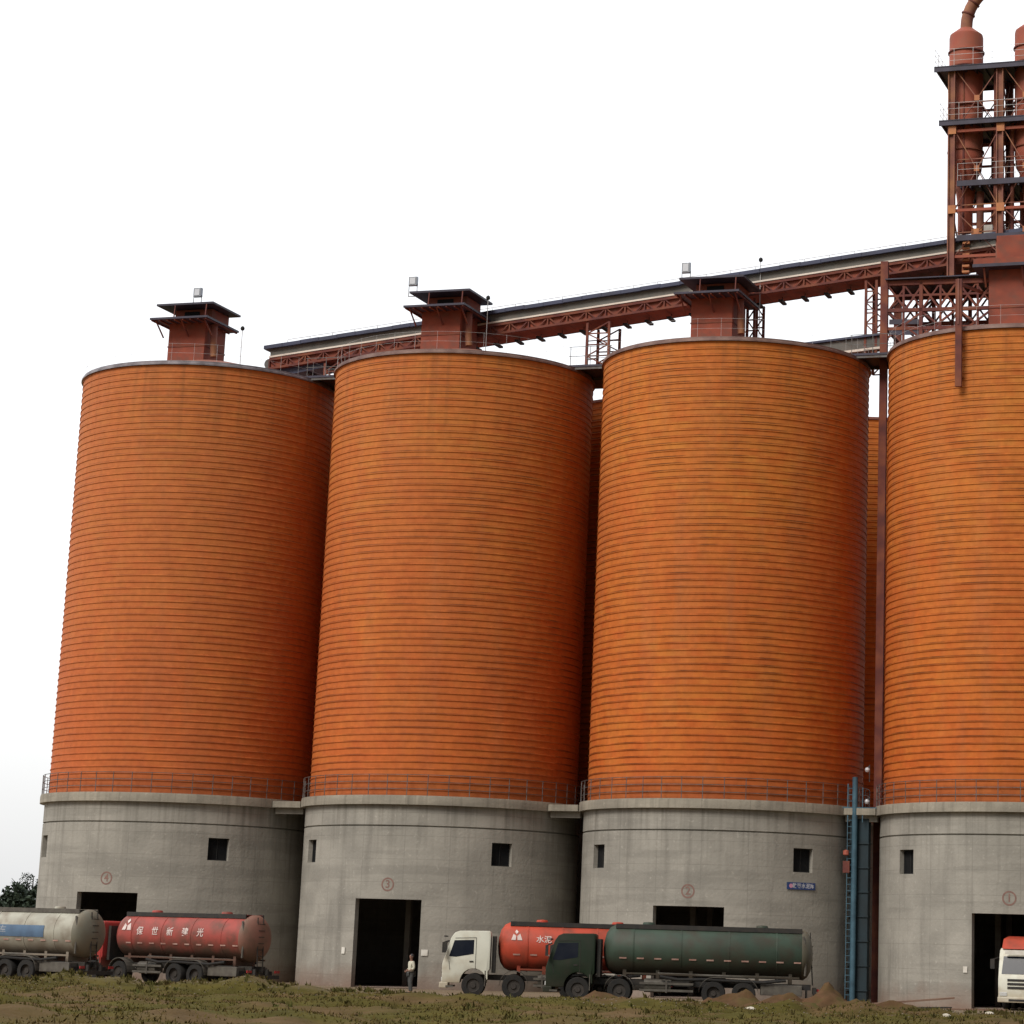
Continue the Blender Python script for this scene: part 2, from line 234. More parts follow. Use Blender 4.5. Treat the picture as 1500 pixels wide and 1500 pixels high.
# ------------------------------------------------------------------ object helpers
def tag(o, label=None, cat=None, group=None, kind=None):
    if label: o['label'] = label
    if cat: o['category'] = cat
    if group: o['group'] = group
    if kind: o['kind'] = kind
    return o
def thing(name, label, cat, loc=(0, 0, 0), rotz=0, group=None):
    o = bpy.data.objects.new(name, None); o.empty_display_size = .5; COL.objects.link(o)
    o.location = loc; o.rotation_euler = (0, 0, rotz); return tag(o, label, cat, group)
class MB:
    def __init__(s): s.v = []; s.f = []
    def add(s, vs, fs):
        b = len(s.v); s.v += [tuple(map(float, p)) for p in vs]; s.f += [tuple(b+i for i in f) for f in fs]; return s
    def box(s, x0, x1, y0, y1, z0, z1):
        return s.add([(x0, y0, z0), (x1, y0, z0), (x1, y1, z0), (x0, y1, z0), (x0, y0, z1), (x1, y0, z1), (x1, y1, z1), (x0, y1, z1)],
                     [(0, 3, 2, 1), (4, 5, 6, 7), (0, 1, 5, 4), (1, 2, 6, 5), (2, 3, 7, 6), (3, 0, 4, 7)])
    def bar(s, p, q, w, h=None):
        h = h or w; p = Vector(p); q = Vector(q); d = (q-p).normalized()
        up = Vector((0, 0, 1)) if abs(d.z) < .95 else Vector((1, 0, 0))
        a = d.cross(up).normalized()*(w/2); b = a.cross(d).normalized()*(h/2)
        vs = [p-a-b, p+a-b, p+a+b, p-a+b, q-a-b, q+a-b, q+a+b, q-a+b]
        return s.add(vs, [(0, 3, 2, 1), (4, 5, 6, 7), (0, 1, 5, 4), (1, 2, 6, 5), (2, 3, 7, 6), (3, 0, 4, 7)])
    def cyl(s, p, q, r, seg=12, r2=None, caps=True):
        r2 = r if r2 is None else r2; p = Vector(p); q = Vector(q); d = (q-p).normalized()
        up = Vector((0, 0, 1)) if abs(d.z) < .95 else Vector((1, 0, 0))
        a = d.cross(up).normalized(); b = a.cross(d).normalized(); vs = []
        for c, rr in ((p, r), (q, r2)):
            for i in range(seg):
                t = 2*math.pi*i/seg; vs.append(c+a*(rr*math.cos(t))+b*(rr*math.sin(t)))
        fs = [(i, (i+1) % seg, seg+(i+1) % seg, seg+i) for i in range(seg)]
        if caps: fs += [tuple(range(seg))[::-1], tuple(range(seg, 2*seg))]
        return s.add(vs, fs)
    def tube(s, pts, r, seg=8):
        for a, b in zip(pts[:-1], pts[1:]): s.cyl(a, b, r, seg)
        return s
    def sweep(s, pts, rad, seg=16):
        pts = [Vector(p) for p in pts]; vs = []; n = len(pts); ref = Vector((0, 1, 0))
        for i, p in enumerate(pts):
            d = (pts[min(i+1, n-1)]-pts[max(i-1, 0)]).normalized(); a = d.cross(ref).normalized(); b = a.cross(d).normalized()
            r = rad[i] if isinstance(rad, (list, tuple)) else rad
            vs += [p+a*(r*math.cos(2*math.pi*k/seg))+b*(r*math.sin(2*math.pi*k/seg)) for k in range(seg)]
        fs = [(i*seg+k, i*seg+(k+1) % seg, (i+1)*seg+(k+1) % seg, (i+1)*seg+k) for i in range(n-1) for k in range(seg)]
        fs += [tuple(range(seg))[::-1], tuple(range((n-1)*seg, n*seg))]
        return s.add(vs, fs)
    def lathe(s, prof, seg=48, c=(0, 0, 0), axis='z', close=True):
        n = len(prof); vs = []
        for i in range(seg):
            t = 2*math.pi*i/seg; ct, st = math.cos(t), math.sin(t)
            for (r, z) in prof:
                vs.append((c[0]+r*ct, c[1]+r*st, c[2]+z) if axis == 'z' else (c[0]+z, c[1]+r*ct, c[2]+r*st))
        fs = []
        for i in range(seg):
            j = (i+1) % seg
            for k in range(n-1): fs.append((i*n+k, j*n+k, j*n+k+1, i*n+k+1))
            if close: fs.append((i*n+n-1, j*n+n-1, j*n, i*n))
        return s.add(vs, fs)
    def prism(s, poly, y0, y1):            # polygon in (x, z), extruded along y
        n = len(poly); vs = [(x, y0, z) for x, z in poly]+[(x, y1, z) for x, z in poly]
        fs = [tuple(range(n)), tuple(range(n, 2*n))[::-1]]+[(i, n+i, n+(i+1) % n, (i+1) % n) for i in range(n)]
        return s.add(vs, fs)
    def build(s, name, m, parent=None, smooth=False, bevel=0, loc=None, weld=False, angle=40):
        me = bpy.data.meshes.new(name); me.from_pydata(s.v, [], s.f)
        bm = bmesh.new(); bm.from_mesh(me)
        if weld: bmesh.ops.remove_doubles(bm, verts=bm.verts, dist=1e-4)
        bmesh.ops.recalc_face_normals(bm, faces=bm.faces)
        if bevel: bmesh.ops.bevel(bm, geom=[e for e in bm.edges if len(e.link_faces) == 2 and e.calc_face_angle() > .5], offset=bevel, segments=2, affect='EDGES', profile=.6)
        bm.to_mesh(me); bm.free()
        if smooth:
            me.polygons.foreach_set('use_smooth', [True]*len(me.polygons)); me.set_sharp_from_angle(angle=R_(angle))
        me.materials.append(m); o = bpy.data.objects.new(name, me); COL.objects.link(o)
        if parent: o.parent = parent
        if loc: o.location = loc
        return o
def pieces(mb, name, m, parent, **kw):          # every loose piece of the collected shapes becomes its own child
    par = list(range(len(mb.v)))
    def find(a):
        while par[a] != a: par[a] = par[par[a]]; a = par[a]
        return a
    for f in mb.f:
        r = find(f[0])
        for i in f[1:]: par[find(i)] = r
    grp = {}
    for f in mb.f: grp.setdefault(find(f[0]), []).append(f)
    for fs in grp.values():
        ids = sorted({i for f in fs for i in f}); mp = {a: k for k, a in enumerate(ids)}
        b = MB(); b.add([mb.v[i] for i in ids], [tuple(mp[i] for i in f) for f in fs]); b.build(name, m, parent, **kw)
def copy_tree(o, parent=None):
    c = o.copy(); COL.objects.link(c)
    if parent: c.parent = parent
    for ch in [x for x in bpy.data.objects if x.parent == o]: copy_tree(ch, c)
    return c
def text_geo(body, size, depth=0.0):
    cu = bpy.data.curves.new('txt', 'FONT'); cu.body = body; cu.size = size; cu.align_x = 'CENTER'; cu.align_y = 'CENTER'; cu.offset = .012*size
    o = bpy.data.objects.new('txt', cu); COL.objects.link(o)
    dg = bpy.context.evaluated_depsgraph_get(); dg.update()
    me = bpy.data.meshes.new_from_object(o.evaluated_get(dg))
    vs = [tuple(v.co) for v in me.vertices]; fs = [tuple(p.vertices) for p in me.polygons]
    bpy.data.objects.remove(o); bpy.data.curves.remove(cu); bpy.data.meshes.remove(me)
    return vs, fs

# ------------------------------------------------------------------ row frame: s along the row, t towards the camera
C0 = Vector((-29.262, 153.991)); STEP = Vector((15.794, -5.038)); SP = STEP.length; U = STEP.normalized(); T = Vector((U.y, -U.x))
ROWROT = math.atan2(U.y, U.x)
def RW(s, t, z=0.0): p = C0+U*s+T*t; return Vector((p.x, p.y, z))
RS, RB, RL, ZL, ZT = 7.5, 7.681, 7.957, 10.06, 34.6

# ------------------------------------------------------------------ ground
def sstep(a, b, x):
    t = np.clip((x-a)/(b-a), 0, 1); return t*t*(3-2*t)
_k = rng.uniform(0, 6.28, (24, 3)); _d = rng.uniform(-1, 1, (24, 2)); _d /= np.linalg.norm(_d, axis=1)[:, None]; _fr = np.geomspace(.15, 3.2, 24)
def height(x, y):
    x = np.asarray(x, float); y = np.asarray(y, float); h = np.zeros_like(x)
    for i in range(24):
        h += np.sin((x*_d[i, 0]+y*_d[i, 1])*_fr[i]*1.9+_k[i, 0])*(.055/(_fr[i]**.55))*.5
    near = sstep(121.5, 112, y)*sstep(20, 60, y)
    front = h*near
    berm = .42*np.exp(-((y-(117.5+.10*(x+30)))/2.6)**2)*sstep(-10, -19, x)*(1+.35*np.sin(x*.9)+.25*np.sin(x*2.3+1))
    ridge = .30*np.exp(-((y-114.0)/1.7)**2)*sstep(-4.5, 1.5, x)*sstep(13.5, 8, x)*(1+.4*np.sin(x*1.7)+.25*np.sin(x*4.1))
    return front+berm+ridge
def axis(lo, hi, dense_lo, dense_hi, step, grow=1.25):
    a = list(np.arange(dense_lo, dense_hi+1e-6, step)); s = step; x = dense_hi
    while x < hi: s *= grow; x += s; a.append(x)
    s = step; x = dense_lo; b = []
    while x > lo: s *= grow; x -= s; b.append(x)
    return np.array(b[::-1]+a)
gx = axis(-4500, 4500, -42, 24, .33); gy = axis(-4500, 4500, 62, 123, .33)
GX, GY = np.meshgrid(gx, gy); GZ = height(GX, GY); nx, ny = len(gx), len(gy)
vs = np.stack([GX.ravel(), GY.ravel(), GZ.ravel()], 1)
ii = (np.arange(ny-1)[:, None]*nx+np.arange(nx-1)[None, :]).ravel()
me = bpy.data.meshes.new('ground'); me.from_pydata(vs.tolist(), [], np.stack([ii, ii+1, ii+nx+1, ii+nx], 1).tolist())
me.polygons.foreach_set('use_smooth', [True]*len(me.polygons))
ground = bpy.data.objects.new('ground', me); COL.objects.link(ground); tag(ground, kind='structure')
def ground_material():
    m = bpy.data.materials.new('rough_grass_and_dirt'); m.use_nodes = True; t = m.node_tree; n = t.nodes; l = t.links.new
    p = n['Principled BSDF']; p.inputs['Roughness'].default_value = .97; p.inputs['Specular IOR Level'].default_value = .1
    g = n.new('ShaderNodeNewGeometry'); s = n.new('ShaderNodeSeparateXYZ'); l(g.outputs['Position'], s.inputs[0])
    def nz(sc, st=(1, 1, 1), det=7):
        mp = n.new('ShaderNodeMapping'); mp.inputs['Scale'].default_value = [sc*q for q in st]; l(g.outputs['Position'], mp.inputs[0])
        k = n.new('ShaderNodeTexNoise'); k.inputs['Scale'].default_value = 1; k.inputs['Detail'].default_value = det; l(mp.outputs[0], k.inputs['Vector']); return k.outputs['Fac']
    def rp(src, p0, c0, p1, c1):
        r = n.new('ShaderNodeValToRGB'); l(src, r.inputs[0]); e = r.color_ramp.elements; e[0].position = p0; e[0].color = (*c0, 1); e[1].position = p1; e[1].color = (*c1, 1); return r.outputs[0]
    def mix(f, A, B):
        x = n.new('ShaderNodeMix'); x.data_type = 'RGBA'; l(f, x.inputs[0]); l(A, x.inputs[6]); l(B, x.inputs[7]); return x.outputs[2]
    grass = rp(nz(.7), .35, (.058, .050, .010), .68, (.092, .076, .016))
    soil = rp(nz(.9), .3, (.085, .050, .024), .7, (.145, .088, .045))
    patch = rp(nz(.22, (.5, 1.3, 1)), .48, (0, 0, 0), .60, (.75,)*3)
    field = mix(patch, grass, soil)
    road = rp(nz(.5, (.5, 2, 1)), .35, (.16, .115, .072), .68, (.26, .205, .145))
    k = n.new('ShaderNodeMath'); k.operation = 'MULTIPLY_ADD'; k.inputs[1].default_value = 6.0; l(nz(.2), k.inputs[0]); l(s.outputs['Y'], k.inputs[2])
    mr = n.new('ShaderNodeMapRange'); l(k.outputs[0], mr.inputs[0]); mr.inputs[1].default_value = 119; mr.inputs[2].default_value = 124.5
    c = mix(mr.outputs[0], field, road)
    k2 = n.new('ShaderNodeMapRange'); l(s.outputs['Y'], k2.inputs[0]); k2.inputs[1].default_value = 165; k2.inputs[2].default_value = 190     # fields again behind the silos
    c = mix(k2.outputs[0], c, grass)
    l(c, p.inputs['Base Color'])
    bp = n.new('ShaderNodeBump'); bp.inputs['Distance'].default_value = .06; l(nz(3.0, (1, 1, 1), 9), bp.inputs['Height']); l(bp.outputs[0], p.inputs['Normal'])
    return m
ground.data.materials.append(ground_material())

# ------------------------------------------------------------------ silos
PHI0 = [-.4, 1.9, 3.3, 4.0]
def wall_grid(phi0):
    """concrete drum with a doorway and two window openings, reveals and inner face"""
    a_door = (phi0-14.2, phi0+14.2); a_w1 = (phi0-50.5, phi0-41.5); a_w2 = (phi0+41.5, phi0+50.5)
    th = sorted(set(list(np.arange(-180, 180, 3.0))+[a_door[0], a_door[1], a_w1[0], a_w1[1], a_w2[0], a_w2[1]]))
    th = [a for i, a in enumerate(th) if i == 0 or a-th[i-1] > .05 or a in (*a_door, *a_w1, *a_w2)]
    zr = [(-.3, RB), (4.6, RB), (6.5, RB), (7.72, RB), (8.41, RB), (8.415, RB-.10), (8.485, RB-.10), (8.49, RB), (9.56, RB)]
    def hole(i, k):
        a = (th[i]+th[(i+1) % len(th)])/2 if i < len(th)-1 else (th[i]+180)/2; z = (zr[k][0]+zr[k+1][0])/2
        if z < 4.6 and a_door[0] < a < a_door[1]: return True
        return 6.5 < z < 7.72 and (a_w1[0] < a < a_w1[1] or a_w2[0] < a < a_w2[1])
    ri = RB-.34; n = len(th); m = len(zr); mb = MB(); vs = []
    for a in th:
        sa, ca = math.sin(R_(a)), -math.cos(R_(a))
        for z, r in zr: vs.append((r*sa, r*ca, z))
        for z, r in zr: vs.append((ri*sa, ri*ca, z))
    fs = []
    for i in range(n):
        j = (i+1) % n
        for k in range(m-1):
            o0, o1 = i*2*m+k, j*2*m+k; q0, q1 = o0+m, o1+m
            if hole(i, k): continue
            fs += [(o0, o1, o1+1, o0+1), (q0, q0+1, q1+1, q1)]
            if hole(i-1 if i else n-1, k): fs.append((o0, o0+1, q0+1, q0))
            if hole(j, k): fs.append((o1, q1, q1+1, o1+1))
            if k and hole(i, k-1): fs.append((o0, q0, q1, o1))
            if k < m-2 and hole(i, k+1): fs.append((o0+1, o1+1, q1+1, q0+1))
    mb.add(vs, fs); return mb
nb = 66; bh = (ZT-.15-ZL)/nb
def shell_mb():
    prof = []
    for b in range(nb):
        z = ZL+b*bh; prof += [(RS, z+.001), (RS, z+bh*.74), (RS+.038, z+bh*.80), (RS+.038, z+bh*.93), (RS, z+bh*.985)]
    prof += [(RS, ZT-.1), (RS-.1, ZT-.1), (RS-.1, ZL)]
    return MB().lathe(prof, 144)
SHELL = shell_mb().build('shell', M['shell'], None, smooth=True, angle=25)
silos = []
labels = ['leftmost orange ribbed silo, with open sky to its left and tankers at its foot',
          'second orange ribbed silo from the left with a man standing by its tall open doorway',
          'third orange ribbed silo with the small blue sign below its right window',
          'rightmost orange ribbed silo, cut by the frame, with a white cab truck in its doorway']
def railing(mb, r, z0, h, n, a0=0, a1=360, rails=3, w=.045, skip=None):
    for k in range(n):
        a = R_(a0+(a1-a0)*k/n); p = (r*math.sin(a), -r*math.cos(a)); q = R_(a0+(a1-a0)*(k+1)/n); p2 = (r*math.sin(q), -r*math.cos(q))
        mb.bar((*p, z0), (*p, z0+h), w)
        for j in range(rails):
            z = z0+h*(j+1)/rails-.02; mb.bar((*p, z), (*p2, z), w)
for i in range(4):
    p = C0+STEP*i
    S = thing('cement_silo', labels[i], 'silo', (p.x, p.y, 0), ROWROT, 'row of orange cement silos'); silos.append(S); ph = PHI0[i]
    base = wall_grid(ph).build('base_wall', M['conc'], S, smooth=True, angle=20)
    MB().lathe([(RB-.36, 9.30), (RB-.36, 9.55), (.01, 9.55), (.01, 9.30)], 48).build('silo_floor', M['dark'], S)
    MB().lathe([(.01, .02), (RB-.36, .02), (RB-.36, .05), (.01, .05)], 48).build('base_floor', M['conc'], S)
    hp = MB().lathe([(.01, 9.3), (2.6, 9.3), (.55, 6.4), (.45, 5.2), (.01, 5.2)], 28, c=(.3, .4, 0)).build('discharge_hopper', M['redsteel'], S, smooth=True, angle=30)
    sb = MB()
    for a_ in (0, 90, 180, 270): sb.bar((.3+2.2*math.cos(R_(a_+45)), .4+2.2*math.sin(R_(a_+45)), .05), (.3+2.2*math.cos(R_(a_+45)), .4+2.2*math.sin(R_(a_+45)), 9.3), .3)
    pieces(sb, 'inner_column', M['conc'], S)
    for sg in (-1, 1):
        ac = ph+sg*46; Wm = MB(); Pm = MB(); mat4 = Matrix.Rotation(R_(ac), 4, 'Z')
        def loc(x, y, z): v = mat4 @ Vector((x, y, z)); return tuple(v)
        for (x0, x1, z0, z1) in ((-.60, -.54, 6.5, 7.72), (.54, .60, 6.5, 7.72), (-.54, .54, 6.5, 6.56), (-.54, .54, 7.66, 7.72), (-.02, .02, 6.56, 7.66)):
            b = MB().box(x0, x1, -(RB-.27), -(RB-.32), z0, z1); Wm.add([loc(*v) for v in b.v], b.f)
        b = MB().box(-.54, .54, -(RB-.305), -(RB-.315), 6.56, 7.66); Pm.add([loc(*v) for v in b.v], b.f)  # flat dark sheet added to stand in for the open hole's shade
        w = Wm.build('window', M['winframe'], S); Pm.build('pane', M['glass'], w)
    # ledge slab and railing
    MB().lathe([(RS-.2, 9.56), (RL, 9.56), (RL, 9.92), (RL-.03, 10.05), (RS-.2, 10.05)], 144).build('ledge_slab', M['ledge'], S, smooth=True, angle=30)
    rl = MB(); railing(rl, RL-.08, 10.05, 1.12, 44, rails=3, w=.032); rl.build('ledge_railing', M['rail'], S)
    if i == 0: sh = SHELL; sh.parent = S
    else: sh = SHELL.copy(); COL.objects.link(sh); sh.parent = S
    rm = M['rim_pale'] if i == 0 else M['rim']
    MB().lathe([(RS-.12, ZT-.16), (RS+.14, ZT-.16), (RS+.14, ZT-.06), (RS+.05, ZT-.02), (RS+.05, ZT+.08), (RS-.12, ZT+.08)], 144).build('rim_ring', rm, S, smooth=True, angle=30)
    rf = MB().lathe([(.01, ZT+1.55), (1.9, ZT+1.42), (RS-.06, ZT+.02), (RS-.12, ZT-.1), (.01, ZT-.1)], 72).build('roof', M['roofsheet'], S, smooth=True, angle=12)
    rr = MB(); railing(rr, RS-.02, ZT+.02, 1.1, 36, rails=2, w=.008); rr.build('roof_railing', M['rail_pale'], S)
    # head house on the roof
    zt = 36.0; x0, x1, y0, y1 = -2.35, .10, -1.4, 1.2
    if i == 3: x0, x1, y0, y1 = -1.75, 2.2, -1.8, 1.8
    hb = MB(); hb.box(x0, x1, y0, y1, ZT+.6, 38.6 if i < 3 else 39.6)
    hh = hb.build('head_house', M['redbox'], S, bevel=.02)
    MB().box(x0-.03, x1+.03, y0-.03, y1+.03, 36.98, 37.05).build('seam_band', M['redsteel'], hh)
    if i < 3:
        MB().box(-3.02, .82, -2.65, 1.5, 38.44, 38.56).build('lower_deck', M['deck'], hh)
        ub = MB().box(-2.2, .30, -1.05, 1.1, 38.56, 39.36).build('upper_room', M['redbox'], hh, bevel=.02)
        MB().box(-1.55, -.55, -1.10, -1.06, 38.85, 39.22).build('opening', M['dark'], hh)
        MB().box(-2.85, .95, -2.25, 1.35, 39.38, 39.50).build('upper_roof', M['deck'], hh)
        st = MB()
        for xx in (-2.7, -1.0, .55): st.bar((xx, -2.5, 38.44), (xx, -1.4, 37.6), .07)
        st.bar((-1.6, -2.3, 38.56), (-1.6, -2.2, 39.38), .06); st.bar((.5, -2.3, 38.56), (.5, -2.2, 39.38), .06)
        for xx in np.linspace(-2.9, .7, 8): st.box(xx-.04, xx+.04, -2.6, 1.45, 38.36, 38.44)
        pieces(st, 'bracket', M['redsteel'], hh)
        cyl = MB().sweep([(.42, -.9, 38.4), (.42, -.9, 37.2), (.5, -.9, 36.4)], .20, 12).build('duct', M['pinksteel'], hh, smooth=True)
    else:
        MB().box(-2.5, 3.2, -2.6, 2.4, 39.15, 39.32).build('lower_deck', M['deck'], hh)
        MB().box(-2.45, 3.15, -2.6, -2.52, 39.32, 39.62).build('deck_kerb', M['redbox'], hh)
        MB().box(-1.4, 1.9, -1.4, 1.4, 39.6, 41.2).build('upper_room', M['redbox'], hh, bevel=.02)
        st = MB()
        for xx in (-1.9, .2, 2.4): st.bar((xx, -2.4, 39.15), (xx, -1.8, 38.2), .1)
        pieces(st, 'bracket', M['redsteel'], hh)
    # painted number in a ring above the door
    em = MB(); ring = 40; ec = ph; R0 = RB+.006
    def onwall(x, z, a0=ec): a = R_(a0)+x/RB; return (R0*math.sin(a), -R0*math.cos(a), z)
    vs_, fs_ = [], []
    for k in range(ring):
        a = 2*math.pi*k/ring; vs_ += [onwall(.36*math.cos(a), 5.36+.36*math.sin(a)), onwall(.28*math.cos(a), 5.36+.28*math.sin(a))]
    for k in range(ring): j = (k+1) % ring; fs_.append((2*k, 2*j, 2*j+1, 2*k+1))
    em.add(vs_, fs_)
    tv, tf = text_geo('4321'[i], .58); em.add([onwall(v[0], 5.36+v[1]) for v in tv], tf)
    em.build('painted_number', M['emb'], S)
# link slabs between the ledges and roof bridges between the rims
for k, s in enumerate((.5, 1.5, 2.5)):
    pl = RW(s*SP, 0)
    L1 = ['concrete link slab between the ledges of the two leftmost silos', 'concrete link slab between the ledges of the second and third silos', 'concrete link slab between the ledges of the third and rightmost silos'][k]
    t = thing('link_slab', L1, 'slab', pl, ROWROT, 'slabs linking the silo ledges')
    MB().box(-.86, .86, -3.0, 2.6, 9.58, 9.93).build('slab', M['ledge'], t, bevel=.02)
    MB().box(-.86, .86, -2.6, -2.3, 9.25, 9.58).build('beam', M['conc'], t)
    L2 = ['thin dark walkway joining the roofs of the two leftmost silos', 'thin dark walkway joining the roofs of the second and third silos', 'grey roof walkway joining the third silo to the rightmost silo'][k]
    t = thing('roof_walkway', L2, 'walkway', pl, ROWROT, 'walkways joining the silo roofs')
    MB().box(-1.3, 1.3, -1.6, 1.5, ZT+.1, ZT+.22).build('walkway_deck', M['deck'], t)
    b = MB()
    for yy in (-1.5, 1.4):
        b.bar((-1.5, yy, ZT+.03), (1.5, yy, ZT+.03), .12, .14)
        for zz in (.75, 1.3): b.bar((-1.3, yy, ZT+zz), (1.3, yy, ZT+zz), .03)
        for xx in (-1.2, 0, 1.2): b.bar((xx, yy, ZT+.2), (xx, yy, ZT+1.3), .03)
    b.build('walkway_railing', M['rail'], t)
# extra piece of walkway beside the rightmost gap, seen as a grey bar with a pale edge
t = thing('roof_gangway', 'grey gangway with a pale lower edge rising behind the right shoulder of the third silo', 'walkway', RW(38.6, -2.2), ROWROT)
MB().prism([(-2.2, 35.55), (2.6, 35.95), (2.6, 36.55), (-2.2, 36.15)], -.6, .6).build('side_panel', M['galside'], t)
MB().prism([(-2.3, 36.17), (2.7, 36.58), (2.7, 36.70), (-2.3, 36.29)], -.75, .75).build('cover', M['galroof'], t)
MB().prism([(-2.2, 35.40), (2.6, 35.80), (2.6, 35.93), (-2.2, 35.53)], -.66, -.5).build('edge_strip', M['galbright'], t)

# second row of silos behind, glimpsed in the gaps
for s_, lab in ((8.29, 'rust orange silo of the rear row, glimpsed in the gap right of the leftmost silo'), (24.87, 'rust orange silo of the rear row, glimpsed in the gap left of the third silo'),
                (35.2, 'rust orange silo of the rear row, glimpsed in the gap right of the third silo')):
    t = thing('rear_silo', lab, 'silo', RW(s_, -21.5 if s_ > 30 else -13.9), ROWROT, 'silos of the rear row')
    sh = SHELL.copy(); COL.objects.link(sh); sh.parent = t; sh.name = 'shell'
    MB().lathe([(RB, -.3), (RB, 9.9), (RL, 9.9), (RL, 10.06), (RS-.1, 10.06), (RS-.1, -.3)], 64).build('base_wall', M['conc'], t, smooth=True, angle=30)
    MB().lathe([(RS+.1, ZT-.15), (RS+.1, ZT), (.01, ZT+1.2), (.01, ZT-.15)], 64).build('roof', M['roofsheet'], t, smooth=True, angle=12)

# ------------------------------------------------------------------ floodlights and roof lamps
def floodlight(s, t, z, w, h, leg, label):
    o = thing('floodlight', label, 'floodlight', RW(s, t, z), ROWROT, 'floodlights on the silo roofs')
    MB().box(-w/2, w/2, -.12, .14, leg, leg+h).build('lamp_housing', M['lamp'], o, bevel=.03)
    MB().box(-w/2+.09, w/2-.09, -.145, -.12, leg+.09, leg+h-.09).build('lens', M['lens'], o)
    MB().bar((-w/2, 0, 0), (-w/2, 0, leg+.12), .035).bar((w/2, 0, 0), (w/2, 0, leg+.12), .035).bar((-w/2, 0, .02), (w/2, 0, .02), .04).build('stand', M['rail'], o)
floodlight(-1.36+.0, 0.0, 39.5, .52, .58, .93, 'small grey floodlight on the head house roof of the leftmost silo')
floodlight(SP-2.75-.45, 1.0, 39.50, .52, .56, .66, 'small grey floodlight at the left edge of the second silo\'s head house roof')
floodlight(2*SP-2.75, 1.3, 39.5, .50, .62, .50, 'small grey floodlight on the third silo\'s head house roof, above the conveyor')
for s, t_, z0, z1, lab in ((2.9, 2, 35.2, 37.65, 'dark round lamp on a thin bent pole on the leftmost silo roof'),
                           (17.9, .3, 36.2, 39.25, 'dark round lamp on a thin pole on the second silo roof'),
                           (34.0, -1.5, 36.2, 41.2, 'dark round lamp on a thin pole on the third silo roof, above the conveyor')):
    o = thing('pole_lamp', lab, 'lamp', RW(s, t_, z0), ROWROT, 'round lamps on poles')
    MB().cyl((0, 0, 0), (0, 0, z1-z0), .022, 6).build('pole', M['rail_pale'], o)
    MB().lathe([(.01, 0), (.10, .05), (.13, .14), (.10, .24), (.01, .3)], 12, c=(0, 0, z1-z0)).build('lamp_head', M['winframe'], o, smooth=True)
for s, t_, z, dx, lab in ((41.25, .6, 12.1, 0, 'white globe lamp high in the dark gap beside the blue elevator'), (41.25, .6, 10.42, 0, 'white globe lamp in the gap just above the link slab'),):
    o = thing('globe_lamp', lab, 'lamp', RW(s, t_, z), ROWROT, 'white globe lamps in the gap')
    MB().lathe([(.01, -.14), (.10, -.10), (.14, 0), (.10, .10), (.01, .14)], 14).build('globe', M['lens'], o, smooth=True)
    MB().bar((0, 0, .1), (0, .5, .25), .03).bar((0, .5, -.6), (0, .5, .3), .04).build('bracket', M['rail'], o)

# ------------------------------------------------------------------ conveyor gallery behind the head houses
GS0, GS1 = 3.0, 56.0
def gz(s): return 37.62+(s-3.0)*.1042
G = thing('conveyor_gallery', 'long sloping covered conveyor with dark roof and red truss behind the head houses', 'conveyor', RW(GS0, -2.6), ROWROT)
def gp(s, y, dz): return (s-GS0, y, gz(s)+dz)
def slab(mb, y0, y1, d0, d1, s0=GS0, s1=GS1):
    vs_ = [gp(s0, y0, d0), gp(s1, y0, d0), gp(s1, y1, d0), gp(s0, y1, d0), gp(s0, y0, d1), gp(s1, y0, d1), gp(s1, y1, d1), gp(s0, y1, d1)]
    return mb.add(vs_, [(0, 3, 2, 1), (4, 5, 6, 7), (0, 1, 5, 4), (1, 2, 6, 5), (2, 3, 7, 6), (3, 0, 4, 7)])
m_ = MB(); n_ = 44
for k in range(n_):                 # roof sheets, slightly uneven laps
    a = GS0-.35+(GS1-GS0)*k/n_; b = GS0-.35+(GS1-GS0)*(k+1)/n_+.05; dz = random.uniform(-.012, .02)
    slab(m_, -1.25, 1.25, -.27+dz, -.05+dz, a, b)
m_.build('roof_sheets', M['galroof'], G)
m_ = MB(); slab(m_, -1.0, 1.0, -.72, -.19); m_.build('belt_cover', M['galside'], G)
m_ = MB(); slab(m_, -1.16, -1.02, -.84, -.74); m_.build('edge_strip', M['galbright'], G)
m_ = MB()
for y in (-1.05, 1.05):
    slab(m_, y-.07, y+.07, -1.02, -.86); slab(m_, y-.07, y+.07, -1.56, -1.43)
    k = GS0
    while k < GS1-1.2:
        m_.bar(gp(k, y, -.95), gp(k, y, -1.50), .08); m_.bar(gp(k, y, -.95), gp(k+.6, y, -1.50), .07); m_.bar(gp(k+.6, y, -1.50), gp(k+1.2, y, -.95), .07); k += 1.2
k = GS0
while k < GS1: m_.bar(gp(k, -1.05, -1.50), gp(k, 1.05, -1.50), .10); k += 1.2
m_.build('truss', M['redsteel'], G)
m_ = MB(); slab(m_, -.95, .95, -1.55, -.95); m_.build('belt_tray', M['redbox'], G)
m_ = MB(); k = GS0+1
while k < GS1:                       # drip guards hanging under the belt
    m_.add([(a+(k-GS0), b, gz(k)-1.92+c) for a in (-.12, .12) for b in (-.5, .5) for c in (-.06, .06)], [(0, 1, 3, 2), (4, 6, 7, 5), (0, 4, 5, 1), (2, 3, 7, 6), (0, 2, 6, 4), (1, 5, 7, 3)]); k += 1.35
pieces(m_, 'return_roller', M['winframe'], G)
m_ = MB(); k = GS0+1
while k < GS1: m_.bar(gp(k, 0, -1.88), gp(k, 0, -1.6), .03); k += 1.35
pieces(m_, 'roller_hanger', M['winframe'], G)
m_ = MB()
for k in np.arange(GS0, GS1, 1.5): m_.bar(gp(k, 1.2, -.05), gp(k, 1.2, .85), .03)
for dz in (.45, .85): m_.bar(gp(GS0, 1.2, dz), gp(GS1, 1.2, dz), .03)
m_.build('handrail', M['rail_pale'], G)
